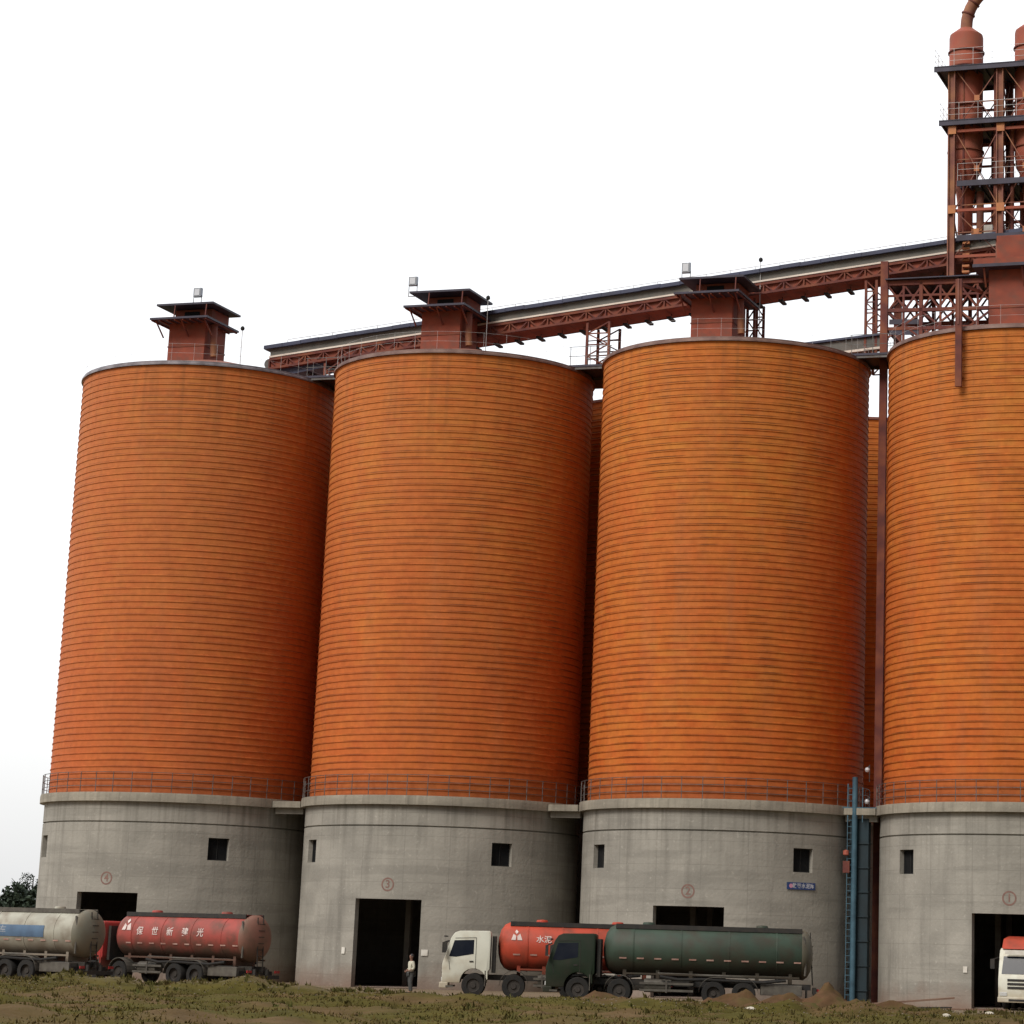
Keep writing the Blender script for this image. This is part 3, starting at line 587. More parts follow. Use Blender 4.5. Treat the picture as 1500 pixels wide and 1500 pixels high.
m_ = MB().cyl(gp(GS0-.1, -.9, -1.15), gp(GS0-.1, .9, -1.15), .32, 16); m_.build('tail_pulley', M['rail'], G, smooth=True)
m_ = MB().prism([(-1.5, gz(3)-1.9), (1.0, gz(3)-1.3), (3.5, gz(3)-1.2), (3.5, gz(3)-1.5), (.6, gz(3)-1.95)], -.8, .8); m_.build('tail_chute', M['galroof'], G)
for k in (35.2, 37.6, 44.2): 
    pass
m_ = MB()
for k in (35.2, 37.4, 44.0): m_.lathe([(.01, .22), (.2, .16), (.28, 0), (.01, 0)], 10, c=(k-GS0, 0, gz(k)-.06))
pieces(m_, 'roof_vent', M['galroof'], G, smooth=True)

def lattice(mb, x0, x1, y, z0, z1, leg=.10, brace=.055, pitch=.6):
    for x in (x0, x1): mb.bar((x, y, z0), (x, y, z1), leg)
    n = max(1, round((z1-z0)/pitch)); h = (z1-z0)/n
    for k in range(n):
        a, b = (x0, x1) if k % 2 == 0 else (x1, x0)
        mb.bar((a, y, z0+k*h), (b, y, z0+(k+1)*h), brace); mb.bar((x0, y, z0+k*h), (x1, y, z0+k*h), brace)
for s, wd_, lab, hh_ in ((7.15, .9, 'slim steel trestle under the low end of the conveyor, between the two leftmost silos', 0),
                    (24.15, 1.35, 'red lattice trestle carrying the conveyor between the second and third silos', 0),
                    (33.45, .42, 'narrow lattice mast just right of the third silo\'s head house', 1),
                    (40.55, .62, 'red lattice trestle left of the tall column in the gap', 0)):
    o = thing('conveyor_trestle', lab, 'trestle', RW(s, -2.6), ROWROT, 'trestles under the conveyor')
    z0, z1 = ZT+(.15 if not hh_ else .7), gz(s)-1.7
    for y, nm in ((-.95, 'front_frame'), (.95, 'rear_frame')):
        b = MB(); lattice(b, -wd_/2, wd_/2, y, z0, z1, .14, .07, .62); b.build(nm, M['redsteel'], o)
    b = MB()
    for z in np.linspace(z0, z1, 4)[:-1]:
        for x in (-wd_/2, wd_/2): b.bar((x, -.95, z), (x, .95, z+.5), .06)
    pieces(b, 'cross_brace', M['redsteel'], o)
    if s in (24.15, 7.15): MB().box(-1.2, 1.2, -1.2, 1.2, ZT+.0, ZT+.14).build('base_beam', M['deck'], o)

# ------------------------------------------------------------------ steel support frame at the right and the tower on it
F = thing('support_frame', 'dark red cross-braced frame on the left shoulder of the rightmost silo, with one tall column', 'steel frame', RW(41.74, .1), ROWROT)
MB().box(-.21, .21, -.13, .13, 0, 40.4).build('column', M['redsteel'], F)
MB().box(-.21, .21, 3.2, 3.46, 0, 40.4).build('column', M['redsteel'], F)
b = MB()
for y in (0, 3.3):
    for z, w in ((39.12, .26), (37.55, .20)): b.bar((.2, y, z), (6.6, y, z-.1), .2, w)
    for x in (1.1, 2.1, 3.2, 4.2, 5.3, 6.3): b.bar((x, y, 35.4), (x, y, 39.1), .20 if x in (2.1, 4.2, 6.3) else .12)
    b.bar((.2, y, 36.5), (6.6, y, 36.4), .16, .18); b.bar((.2, y, 38.4), (6.6, y, 38.3), .10, .12)
b.build('beam', M['redsteel'], F)
b = MB()
for y in (0, 3.3):
    for x in (.2, 2.1, 4.2):
        b.bar((x, y, 39.0), (x+1.0, y, 37.6), .11); b.bar((x+1.0, y, 37.6), (x+2.0, y, 39.0), .11)
        b.bar((x, y, 37.45), (x+2.0, y, 35.8), .11); b.bar((x, y, 36.0), (x+2.0, y, 37.45), .11); b.bar((x, y, 37.5), (x+1.0, y, 38.9), .09); b.bar((x+1, y, 38.9), (x+2.0, y, 37.5), .09); b.bar((x, y, 36.6), (x+1., y, 35.5), .10)
for x in (.2, 2.1, 4.2, 6.3):
    for z in (39.0, 37.5, 36.4): b.bar((x, 0, z), (x, 3.3, z), .15)
    b.bar((x, 0, 37.5), (x, 3.3, 39.0), .1); b.bar((x, 0, 36.4), (x, 3.3, 37.5), .1)
b.build('brace', M['redsteel'], F)
MB().box(.1, 6.7, -.35, 3.9, 39.27, 39.33).build('platform', M['deck'], F)
b = MB()
for zz in (36.9, 36.3): b.bar((.3, -.02, zz), (2.2, .02, zz-.06), .1, .28)
b.build('walk_beam', M['deck'], F)

P = thing('downpipe', 'thin rusty square pipe running down the front of the rightmost silo shell from its roof', 'pipe', RW(47.55, 7.62), ROWROT)
MB().box(-.17, .17, -.12, .12, 31.37, 37.15).build('pipe', M['redsteel'], P, bevel=.01)
MB().box(-.05, .03, -.16, -.12, 34.7, 37.15).build('cable_cover', M['pinksteel'], P)
MB().bar((0, .1, 36.95), (0, 6.2, 38.0), .14).build('top_arm', M['redsteel'], P)
for z in (31.9, 33.6): MB().box(-.10, .10, .12, .75, z, z+.1).build('bracket', M['redsteel'], P)

TW = thing('steel_tower', 'tall red oxide steel tower with dark platforms, top right above the rightmost silo', 'tower', RW(45.3, -1.2), ROWROT)
cols_x = (0.0, 2.78, 5.56, 8.34); rows_y = (0.0, 2.9)
for y in rows_y:
    for x in cols_x:
        mm = M['pinksteel'] if y == 0 else M['redsteel']
        w = .27
        b = MB(); b.box(x-w, x-w+.07, y-.16, y+.16, 39.34, 52.0); b.box(x+w-.20, x+w-.13, y-.16, y+.16, 39.34, 52.0); b.box(x-w+.07, x+w-.20, y-.03, y+.03, 39.34, 52.0)
        b.build('column', mm, TW)
levels = (52.0, 48.75, 45.1, 41.9)
zz_, yf, yb, xl = 0, 0, 0, 0
for k, z in enumerate(levels):
    dk = MB(); xl = -1.05 if k == 0 else (-.75 if k == 1 else .3)
    dk.box(xl, 9.5, -.35 if k < 2 else .3, 3.6, z, z+.07)
    d = dk.build('platform', M['deck'], TW)
    jb = MB()
    for x in np.arange(xl+.1, 9.4, .55): jb.box(x-.04, x+.04, -.3 if k < 2 else .35, 3.55, z-.14, z)
    jb.build('joists', M['deck'], d)
    eb = MB()
    for y in (-.3, 3.5): eb.box(xl, 9.5, y-.05, y+.05, z-.22, z+.10)
    eb.build('edge_beam', M['deck'], TW)
for z in (48.3, 43.6, 40.9): 
    for y in rows_y: MB().box(.1, 8.4, y-.07, y+.07, z-.14, z+.02).build('girder', M['cyc'], TW)
gm, om = MB(), MB()
bays = [(52.0, 48.3), (48.3, 43.6), (43.6, 40.9)]
for y in rows_y:
    for a, b_ in zip(cols_x[:-1], cols_x[1:]):
        for zt_, zb_ in bays:
            gm.bar((a+.1, y, zt_), (b_-.1, y, zb_), .07, .05); gm.bar((a+.1, y+.06, zb_), (b_-.1, y+.06, zt_), .07, .05)
            if y == 0: om.box((a+b_)/2-.15, (a+b_)/2+.15, y-.09, y-.05, (zt_+zb_)/2-.16, (zt_+zb_)/2+.16)
    for x in cols_x:
        for z in (48.3, 43.6):
            if y == 0: om.box(x-.22, x+.22, y-.20, y-.165, z-.26, z+.22)
for x in cols_x:
    for zt_, zb_ in bays: gm.bar((x, 0, zt_), (x, 2.9, zb_), .07); gm.bar((x, 2.9, zt_), (x, 0, zb_), .07)
gm.build('brace', M['pinksteel'], TW); pieces(om, 'gusset_plate', M['orangesteel'], TW)
rb = MB()
for z, xx in ((52.07, -1.0), (48.82, -.7), (45.17, .35)):
    for x in np.arange(xx, 9.4, 1.1): rb.bar((x, -.3, z), (x, -.3, z+1.05), .018)
    for y in np.arange(.6, 3.6, 1.0): rb.bar((xx, y, z), (xx, y, z+1.05), .03)
    for dz in (.35, .7, 1.05): rb.bar((xx, -.3, z+dz), (9.4, -.3, z+dz), .016); rb.bar((xx, -.3, z+dz), (xx, 3.5, z+dz), .016)
rb.build('railing', M['rail_pale'], TW)
mb = MB(); mb.box(1.6, 2.1, 1.0, 1.6, 41.97, 42.9); mb.build('electrical_cabinet', M['white'], TW)
MB().box(.9, 1.5, .9, 1.6, 41.97, 42.7).build('junction_box', M['orangesteel'], TW)
b = MB().box(2.6, 9.2, .5, 3.2, 41.15, 41.83); b.build('hopper_box', M['galside'], TW)
b = MB()
for k in range(7): b.box(.55+k*.0, .95, .1+k*.02, .5, 39.6+k*.34, 39.72+k*.34)
pieces(b, 'ladder_rung', M['orangesteel'], TW)
MB().sweep([(1.35, 1.2, 44.9), (1.35, 1.2, 40.0), (1.6, 1.2, 39.5)], .22, 14).build('drop_pipe', M['pinksteel'], TW, smooth=True)

b = MB()
for x0, y0, za, zb, r_ in ((.55, .35, 40.0, 51.9, .07), (2.35, .5, 41.9, 51.9, .10), (3.3, .6, 41.9, 48.7, .12), (3.6, 2.2, 39.4, 51.9, .16), (5.1, .5, 41.9, 51.9, .09), (1.9, 2.5, 39.4, 48.7, .18)):
    b.sweep([(x0, y0, za), (x0, y0, (za+zb)/2), (x0, y0, zb)], r_, 10)
pieces(b, 'riser_pipe', M['redsteel'], TW, smooth=True)
b = MB()
for z in (50.3, 46.9, 44.2, 42.6): b.bar((.1, 2.7, z), (8.3, 2.7, z), .12); b.bar((.1, .2, z-.3), (8.3, .2, z-.3), .06)
pieces(b, 'cross_pipe', M['pinksteel'], TW)
b = MB()
for q in range(2):
    x0 = 7.0; z0 = 48.8 if q == 0 else 45.2
    for k in range(12): b.box(x0-k*.22, x0-k*.22+.2, 1.2, 1.9, z0-.1-k*.26, z0-.06-k*.26)
pieces(b, 'stair_tread', M['deck'], TW)
def cyclone(s, lab, bend):
    o = thing('cyclone_separator', lab, 'cyclone', RW(s, -2.5), ROWROT, 'cyclones standing through the tower platforms')
    MB().lathe([(.01, 46.9), (.98, 46.9), (.98, 54.25), (.94, 54.42), (.40, 54.85), (.01, 54.85)], 36).build('barrel', M['cyc'], o, smooth=True, angle=30)
    MB().lathe([(.98, 46.9), (.90, 46.2), (.72, 45.9), (.55, 45.0), (.42, 43.9), (.42, 42.6), (.01, 42.6), (.01, 46.9)], 32).build('cone', M['cyc'], o, smooth=True, angle=30)
    b = MB()
    for z in (52.35, 53.3, 50.0, 47.3): b.lathe([(.97, z), (1.06, z), (1.06, z+.07), (.97, z+.07)], 36)
    pieces(b, 'flange_ring', M['redsteel'], o)
    pts = [(0, 0, 54.7), (0, 0, 55.0)]
    for k in range(1, 9): a = k/8*1.15; pts.append((bend*(2.6*(1-math.cos(a))), 0, 55.0+2.6*math.sin(a)))
    MB().sweep(pts, .35, 20).build('outlet_duct', M['pinksteel'], o, smooth=True)
    b = MB()
    for q in (3, 5, 7):
        v = Vector(pts[q]); d = (Vector(pts[q+1])-v).normalized() if q+1 < len(pts) else Vector((0, 0, 1)); b.cyl(v-d*.04, v+d*.04, .41, 20)
    pieces(b, 'duct_flange', M['redsteel'], o, smooth=True)
cyclone(45.78, 'red oxide cyclone on top of the tower, with its duct bending right', 1.0)
cyclone(49.60, 'red oxide cyclone on the tower, cut off by the right edge', 1.0)

# ------------------------------------------------------------------ blue elevator in the gap
B = thing('bucket_elevator', 'narrow blue elevator casing with a pale blue pipe, standing right of the third silo', 'elevator', RW(41.25, 2.9), ROWROT)
MB().box(.02, .62, .25, .75, 0, 9.4).build('casing', M['bluecase'], B, bevel=.02)
MB().box(-.42, .0, .30, .70, 0, 9.4).build('return_casing', M['bluecase'], B, bevel=.02)
MB().cyl((-.08, 0, 0), (-.08, 0, 11.55), .15, 14).build('pipe', M['bluepipe'], B, smooth=True)
b = MB()
for z in np.arange(.6, 9.3, 1.25): b.box(-.46, .66, .18, .80, z, z+.06)
b.build('flanges', M['bluecase'], B)
b = MB(); b.bar((-.75, -.05, 9.95), (1.1, -.05, 9.95), .07); b.bar((-.45, -.05, 9.2), (-.45, -.05, 11.2), .06); b.bar((.35, -.05, 9.2), (.35, -.05, 11.0), .05)
for z in np.arange(.4, 11.2, .33): b.bar((-.45, -.05, z), (-.12, -.05, z), .03)
b.bar((-.45, -.05, .2), (-.45, -.05, 9.2), .04); b.build('ladder', M['bluepipe'], B)
MB().lathe([(.01, -.16), (.16, -.1), (.16, .1), (.01, .16)], 14, c=(-.5, -.1, 7.62)).build('valve_wheel', mat('red_valve', (.45, .12, .08), rough=.5), B, smooth=True)
MB().box(-.66, -.30, -.12, .05, 6.6, 7.2).build('control_box', M['redsteel'], B)

# ------------------------------------------------------------------ wall sign, notices
def plate_on(i, phi, z, w, h, name, lab, cat, m, grp=None):
    p = C0+STEP*i; o = thing(name, lab, cat, (p.x, p.y, 0), ROWROT, grp); r = RB+.03; vs_, fs_ = [], []; n = 6
    for k in range(n+1):
        a = R_(phi)+(k/n-.5)*w/RB
        for rr_ in (r, r+.02):
            for zz in (z-h/2, z+h/2): vs_.append((rr_*math.sin(a), -rr_*math.cos(a), zz))
    for k in range(n):
        b = 4*k; fs_ += [(b+2, b+6, b+7, b+3), (b, b+1, b+5, b+4), (b+1, b+3, b+7, b+5), (b, b+4, b+6, b+2)]
    fs_ += [(0, 2, 3, 1), (4*n, 4*n+1, 4*n+3, 4*n+2)]
    MB().add(vs_, fs_).build('plate', m, o); return o, r+.026
so_, rr_ = plate_on(2, 48.6, 5.80, 1.75, .36, 'wall_sign', 'small blue sign with white lettering on the third silo base below its right window', 'sign', M['signblue'])
tv, tf = text_geo('散装水泥库', .27)
MB().add([(rr_*math.sin(R_(49.4)+v[0]/RB), -rr_*math.cos(R_(49.4)+v[0]/RB), 5.80+v[1]) for v in tv], tf).build('lettering', M['signwhite'], so_)
MB().add([(rr_*math.sin(R_(43.8)+.11*math.cos(a)/RB), -rr_*math.cos(R_(43.8)+.11*math.cos(a)/RB), 5.8+.11*math.sin(a)) for a in np.linspace(0, 2*math.pi, 17)[:-1]], [tuple(range(16))]).build('logo', M['signpink'], so_)
for i, phi, z, w, h, lab in ((1, -16.9, 1.87, .22, .34, 'small white notice left of the second silo\'s doorway'), (1, 18.3, 1.88, .34, .32, 'small white notice right of the second silo\'s doorway, by the standing man'),
                             (3, -12.6, 1.87, .22, .30, 'small white notice left of the rightmost silo\'s doorway')):
    o, _ = plate_on(i, phi, z, w, h, 'wall_notice', lab, 'notice', M['white'], 'small white notices by the doorways')

# ------------------------------------------------------------------ tank trucks (local +x is forward, left flank is +y)
def paint(name, c, c2, mud=(.16, .12, .085), top=None, zt=1.9, zb=1.1, rough=.45):
    return mat(name, c, c2, rough=rough+.12, scale=.9, dirt=mud, dirt_amt=.7, dirt_scale=1.3, lowdirt=(mud, zt, zb), spec=.3)
def truck(label, L, pos, heading, cabm, tankm, endm=None, grp='bulk cement tank trucks at the silos', decor=None, tank=True, fairing=None, visor=None, frame=None, railm=None):
    T_ = thing('tank_truck', label, 'truck', pos, math.atan2(heading[1], heading[0]), grp)
    railm = railm or M['chassis']
    X = lambda d: L/2-d              # distance behind the front bumper -> local x
    # chassis
    b = MB(); b.box(X(L-.35), X(.5), -.48, -.34, .78, 1.02); b.box(X(L-.35), X(.5), .34, .48, .78, 1.02)
    for d in np.arange(1.0, L-.5, 1.4): b.box(X(d)-.06, X(d)+.06, -.34, .34, .80, .98)
    b.build('chassis', M['chassis'], T_)
    # cab body: side profile with raked windscreen
    W = 1.24
    prof = [(X(0.02), .62), (X(0.0), 1.45), (X(0.05), 1.62), (X(.36), 2.62), (X(.52), 2.86), (X(.75), 2.95), (X(2.12), 2.98), (X(2.18), 2.90), (X(2.18), 1.25), (X(2.08), 1.15), (X(2.05), .62), (X(2.0), .62)]
    arch = [(X(1.45)-.62*math.cos(a), .62+.66*math.sin(a)) for a in np.linspace(.0, math.pi, 12)]
    prof2 = prof[:-1]+[(x, z) for x, z in arch if X(2.05) < x < X(.1)]
    cab = MB().prism(prof2, -W, W).build('cab', cabm, T_, bevel=.05, smooth=True, angle=35)
    # windscreen, side windows
    dx = .018
    MB().add([(X(.085)+dx, -1.08, 1.72), (X(.085)+dx, 1.08, 1.72), (X(.345)+dx, 1.02, 2.56), (X(.345)+dx, -1.02, 2.56), (X(.085)-.02, -1.08, 1.72), (X(.085)-.02, 1.08, 1.72), (X(.345)-.02, 1.02, 2.56), (X(.345)-.02, -1.02, 2.56)],
             [(0, 1, 2, 3), (4, 7, 6, 5), (0, 4, 5, 1), (1, 5, 6, 2), (2, 6, 7, 3), (3, 7, 4, 0)]).build('windscreen', M['winglass'], cab)
    for sg in (1, -1):
        y0, y1 = (W-.01, W+.008) if sg > 0 else (-W-.008, -W+.01)
        MB().prism([(X(.30), 1.80), (X(.52), 2.52), (X(1.42), 2.56), (X(1.42), 1.93), (X(.62), 1.78)], y0, y1).build('side_window', M['winglass'], cab)
        dr = MB(); yy = sg*(W+.004)
        for a, c in (((X(1.52), 2.66), (X(1.52), 1.2)), ((X(.30), 1.6), (X(.36), 1.2)), ((X(1.52), 2.66), (X(.55), 2.62))): dr.bar((a[0], yy, a[1]), (c[0], yy, c[1]), .018)
        dr.box(X(1.42), X(1.24), yy-.02, yy+.02, 1.56, 1.62); dr.build('door_gap', M['chassis'], cab)
        mi = MB(); mi.bar((X(.25), sg*W, 2.5), (X(.02), sg*(W+.28), 2.4), .04); mi.box(X(.10), X(-.02), sg*(W+.28)-.1, sg*(W+.28)+.1, 1.95, 2.42)
        mi.build('mirror', M['chassis'], cab)
        st = MB(); st.box(X(2.0), X(1.96), sg*W-.03, sg*W+.03, .5, 1.2); st.box(X(.55), X(.2), sg*W-.06, sg*W+.03, .42, .50); st.build('step', M['undergrey'], cab)
        MB().box(X(-.02), X(.06), sg*.98-.18, sg*.98+.18, .68, .86).build('headlight', M['headlamp'], cab, bevel=.02)
    bp = MB(); bp.box(X(-.10), X(.30), -W-.01, W+.01, .38, .64); bp.build('bumper', cabm, cab, bevel=.04)
    gr = MB()
    for z in (1.02, 1.20, 1.38): gr.box(X(-.02), X(.04), -.78, .78, z, z+.11)
    gr.box(X(-.115), X(-.09), -.7, .7, .44, .54); gr.build('grille', M['chassis'], cab)
    MB().box(X(.15), X(.02), -.9, .9, 2.66, 2.72 if not visor else 2.86).build('sun_visor', visor or M['chassis'], cab)
    if fairing: MB().prism([(X(.40), 2.90), (X(.9), 3.42), (X(2.1), 3.55), (X(2.1), 2.97)], -1.16, 1.16).build('roof_fairing', fairing, cab, bevel=.12, smooth=True)
    # behind the cab: air intake, battery box
    b = MB(); b.box(X(2.42), X(2.26), -1.0, 1.0, 1.1, 2.75); b.build('air_intake', M['chassis'], T_)
    # wheels
    for d in (1.45, 3.30, L-4.95+.25, L-3.60+.25):
        for sg in (1, -1):
            rear = d > 4
            w0, w1 = (sg*1.22, sg*(.62 if rear else .92)); ya, yb_ = min(w0, w1), max(w0, w1)
            ty = MB().lathe([(.30, ya), (.50, ya), (.535, ya+.05), (.535, yb_-.05), (.50, yb_), (.30, yb_)], 28)
            ty.v = [(v[1], v[0], v[2]) for v in [(q[0], q[1], q[2]) for q in ty.v]]
            # lathe made around z; rotate so that the axle is along y
            ty2 = MB().lathe([(.30, ya), (.50, ya), (.535, ya+.05), (.535, yb_-.05), (.50, yb_), (.30, yb_)], 28, axis='x')
            vv = [(X(d)+v[1], v[0], .535+v[2]) for v in ty2.v]
            wh = MB().add(vv, ty2.f).build('wheel', M['rubber'], T_, smooth=True, angle=35)
            yo = w0-sg*(.10 if rear else .02)
            h2 = MB().lathe([(.01, 0), (.12, 0), (.14, -.05), (.27, -.05), (.31, .02), (.31, -.12), (.01, -.12)], 20, axis='x')
            MB().add([(X(d)+v[1], yo+sg*v[0], .535+v[2]) for v in h2.v], h2.f).build('rim', M['hub'], wh, smooth=True, angle=35)
    # mudguards
    for sg in (1, -1):
        b = MB()
        for d0, d1 in ((3.3, 3.3), (L-4.7, L-3.35)):
            xs = [(X(d1)-.66, .55)]+[(X(d1)-.66*math.cos(a), .55+.66*math.sin(a)) for a in np.linspace(.15, math.pi/2, 6)]+[(X(d0)+.66*math.sin(a), .55+.66*math.cos(a)) for a in np.linspace(0, math.pi/2-.15, 6)]+[(X(d0)+.66, .55)]
            for p0, p1 in zip(xs[:-1], xs[1:]): b.bar((p0[0], sg*.95, p0[1]), (p1[0], sg*.95, p1[1]), .56, .03) if False else b.add([(p0[0], sg*.66, p0[1]), (p1[0], sg*.66, p1[1]), (p1[0], sg*1.25, p1[1]), (p0[0], sg*1.25, p0[1]), (p0[0], sg*.66, p0[1]+.03), (p1[0], sg*.66, p1[1]+.03), (p1[0], sg*1.25, p1[1]+.03), (p0[0], sg*1.25, p0[1]+.03)], [(0, 3, 2, 1), (4, 5, 6, 7), (0, 1, 5, 4), (1, 2, 6, 5), (2, 3, 7, 6), (3, 0, 4, 7)])
        b.build('mudguard', M['undergrey'], T_)
    # side guards, fuel tank, compressor box, ladder rack
    for sg in (1, -1):
        b = MB(); a0, a1 = X(4.2), X(L-5.6)
        for z in (.55, .85): b.box(min(a0, a1), max(a0, a1), sg*1.14-.02, sg*1.14+.02, z, z+.10)
        b.box((a0+a1)/2-.04, (a0+a1)/2+.04, sg*1.14-.03, sg*1.14+.03, .5, 1.1); b.build('side_guard', M['undergrey'], T_)
        MB().box(X(L-2.6), X(L-.75), sg*.80-.30, sg*.80+.30, .52, .98).build('rear_locker', M['undergrey'], T_, bevel=.03)
    MB().cyl((X(4.4), .78, .80), (X(5.6), .78, .80), .30, 20).build('fuel_tank', M['undergrey'], T_, smooth=True)
    MB().box(X(L-.05), X(L-.2), -1.2, 1.2, .45, .62).box(X(L-.1), X(L-.25), -.5, -.4, .6, .9).box(X(L-.1), X(L-.25), .4, .5, .6, .9).build('rear_bumper', M['chassis'], T_)
    for sg in (1, -1): MB().box(X(L-.0), X(L-.06), sg*1.0-.16, sg*1.0+.16, .72, .84).build('tail_light', M['redlamp'], T_)
    for sg in (1, -1): MB().box(X(L-.55), X(L-.52), sg*.9-.3, sg*.9+.3, .30, .80).build('mud_flap', M['rubber'], T_)
    # tank
    RT = 1.10; zc = 2.32; xf, xb = X(2.50), X(L-.28)
    pr = [(.01, xb-.0), (.35, xb+.02), (.72, xb+.10), (.98, xb+.24), (RT, xb+.42), (RT, xf-.55), (.98, xf-.30), (.72, xf-.12), (.35, xf-.03), (.01, xf)]
    tk = MB().lathe(pr, 56, c=(0, 0, zc), axis='x', close=False).build('tank', tankm, T_, smooth=True, angle=50)
    if endm:
        pe = [(.01, xb-.012), (.35, xb+.008), (.72, xb+.088), (.98, xb+.226), (RT+.012, xb+.41), (RT+.012, xb+.50), (RT-.02, xb+.50), (RT-.02, xb+.42), (.01, xb+.1)]
        MB().lathe(pe, 56, c=(0, 0, zc), axis='x', close=False).build('tank_end', endm, tk, smooth=True, angle=50)
    b = MB()
    for d in np.linspace(xb+1.6, xf-1.4, 4): b.lathe([(RT-.01, d), (RT+.02, d), (RT+.02, d+.06), (RT-.01, d+.06)], 56, c=(0, 0, zc), axis='x')
    pieces(b, 'tank_band', tankm, tk)
    b = MB()
    for sg in (1, -1): b.box(xb+.5, xf-.55, sg*.62-.03, sg*.62+.03, zc+.93, zc+1.13)
    b.build('catwalk_edge', railm, tk)
    MB().box(xb+.5, xf-.55, -.55, .55, zc+1.085, zc+1.11).build('catwalk', tankm, tk)
    for d in (xb+2.3, xf-2.0):
        MB().lathe([(.01, .15), (.24, .13), (.27, .07), (.27, -.1), (.01, -.1)], 18, c=(d, 0, zc+1.10)).build('manhole', tankm, tk, smooth=True, angle=30)
    b = MB()
    for sg in (1, -1): b.box(xb+.6, xf-1.0, sg*1.02-.03, sg*1.02+.03, zc-1.06, zc-.98)
    for d in np.linspace(xb+1.0, xf-1.0, 6): b.box(d-.08, d+.08, -.7, .7, 1.0, zc-.85)
    b.build('tank_saddles', frame or tankm, T_)
    b = MB(); b.sweep([(xf-2.5, .95, 1.32), ((xb+xf)/2, 1.02, 1.30), (xb+1.0, .98, 1.30)], .05, 8); b.build('discharge_pipe', M['undergrey'], T_, smooth=True)
    b = MB()
    for sg in (-.2, .2): b.bar((xb-.02, sg, 1.0), (xb+.12, sg, zc+1.0), .04)
    for z in np.arange(1.2, zc+.95, .3): b.bar((xb+.0, -.2, z), (xb+.0, .2, z), .03)
    b.build('rear_ladder', M['chassis'], T_)
    for sg in (1, -1):
        b = MB(); b.sweep([(xf-2.6, sg*1.16, 1.20), (xf-3.4, sg*1.18, 1.08), ((xb+xf)/2, sg*1.18, 1.12), (xb+2.2, sg*1.18, 1.06), (xb+1.2, sg*1.16, 1.18)], .065, 8); b.build('hose', M['rubber'], T_, smooth=True)
    MB().cyl((X(2.75), -.9, 2.4), (X(2.75), -.9, 3.2), .06, 10).build('exhaust_stack', M['undergrey'], T_, smooth=True)
    MB().sweep([(xb+.45, .9, zc+.8), (xb+.3, .95, zc+.2), (xb+.35, .9, 1.4)], .05, 8).build('rear_pipe', M['undergrey'], T_, smooth=True)
    # reflective dashes and lettering on both flanks
    def flank(sg, vs_):   # text (x, h) -> tank skin
        r = RT+.024; o_ = []
        for v in vs_:
            a = v[1]/r; o_.append((-sg*v[0], sg*r*math.cos(a), zc+r*math.sin(a)))
        return o_
    rfm = MB()
    for sg in (1, -1):
        for d in np.arange(xb+.7, xf-.6, .78):
            x = -sg*d
            rfm.add(flank(sg, [(x-.16, -.40), (x+.16, -.40), (x+.16, -.33), (x-.16, -.33)]), [(0, 1, 2, 3)])
    rfm.build('reflective_strips', M['reflect'], tk)
    if decor:
        for nm, body, size, x, h, mm in decor:
            lm = MB()
            for sg in (1, -1):
                if body == '#tri':
                    vs_ = [(0, .30), (.12, .06), (.04, .06), (-.02, .16), (-.08, .04), (-.28, -.22), (-.06, -.22), (-.03, -.10), (.02, -.02), (.10, -.22), (.30, -.22), (.16, .05)]
                    vs_ = [(a_*size, b_*size) for a_, b_ in [(-.02, .42), (.10, .26), (.0, .10), (-.10, .26)]]+[(a_*size, b_*size) for a_, b_ in [(-.30, -.26), (-.05, -.26), (-.02, -.02), (-.18, .12)]]+[(a_*size, b_*size) for a_, b_ in [(.06, -.26), (.34, -.26), (.20, .14), (.04, -.02)]]
                    fs_ = [(0, 1, 2, 3), (4, 5, 6, 7), (8, 9, 10, 11)]
                elif body == '#band':
                    x0_, x1_ = size; n = 10; vs_ = []; fs_ = []
                    for k in range(n+1): hh2 = -.22+.55*k/n; vs_ += [(x0_, hh2), (x1_, hh2)]
                    fs_ = [(2*k, 2*k+1, 2*k+3, 2*k+2) for k in range(n)]
                else: vs_, fs_ = text_geo(body, size)
                lm.add(flank(sg, [(v[0]+x, v[1]+h) for v in vs_]), fs_)
            o_ = lm.build(nm, mm, tk)
            if nm == 'lettering': o_.location = (0, 0, 0)
    return T_

red_faded = paint('faded_red_tank_paint', (.40, .070, .055), (.31, .070, .055), mud=(.085, .060, .042), zt=2.3, zb=1.6)
red_mud = paint('mud_covered_tank_end', (.26, .115, .085), (.19, .11, .08), mud=(.12, .085, .055), zt=2.0, zb=1.2)
red_bright = paint('bright_red_tank_paint', (.50, .070, .035), (.42, .06, .03), mud=(.14, .05, .03), zt=1.7, zb=1.1)
red_cab = paint('red_cab_paint', (.42, .045, .04), (.34, .04, .035), zt=1.3, zb=.6)
white_cab = paint('white_cab_paint', (.74, .74, .64), (.66, .66, .56), mud=(.45, .38, .28), zt=1.0, zb=.4, rough=.35)
green_tank = paint('dull_green_tank_paint', (.052, .080, .056), (.038, .058, .042), mud=(.055, .040, .028), zt=2.2, zb=1.3)
green_end = paint('dusty_tank_end', (.13, .12, .085), (.10, .09, .065), mud=(.08, .06, .04))
green_cab = paint('dark_green_cab_paint', (.014, .027, .013), (.010, .020, .010), mud=(.03, .03, .02), zt=1.2, zb=.6)
cream_tank = paint('cream_tank_paint', (.47, .46, .38), (.38, .37, .31), mud=(.20, .16, .12), zt=2.4, zb=1.4)
cream_end = paint('dusty_olive_tank_end', (.21, .20, .155), (.16, .15, .115), mud=(.19, .15, .10), zt=2.2, zb=1.3)
blue_band = mat('faded_blue_band', (.09, .16, .26), (.07, .12, .20), rough=.6, scale=2)
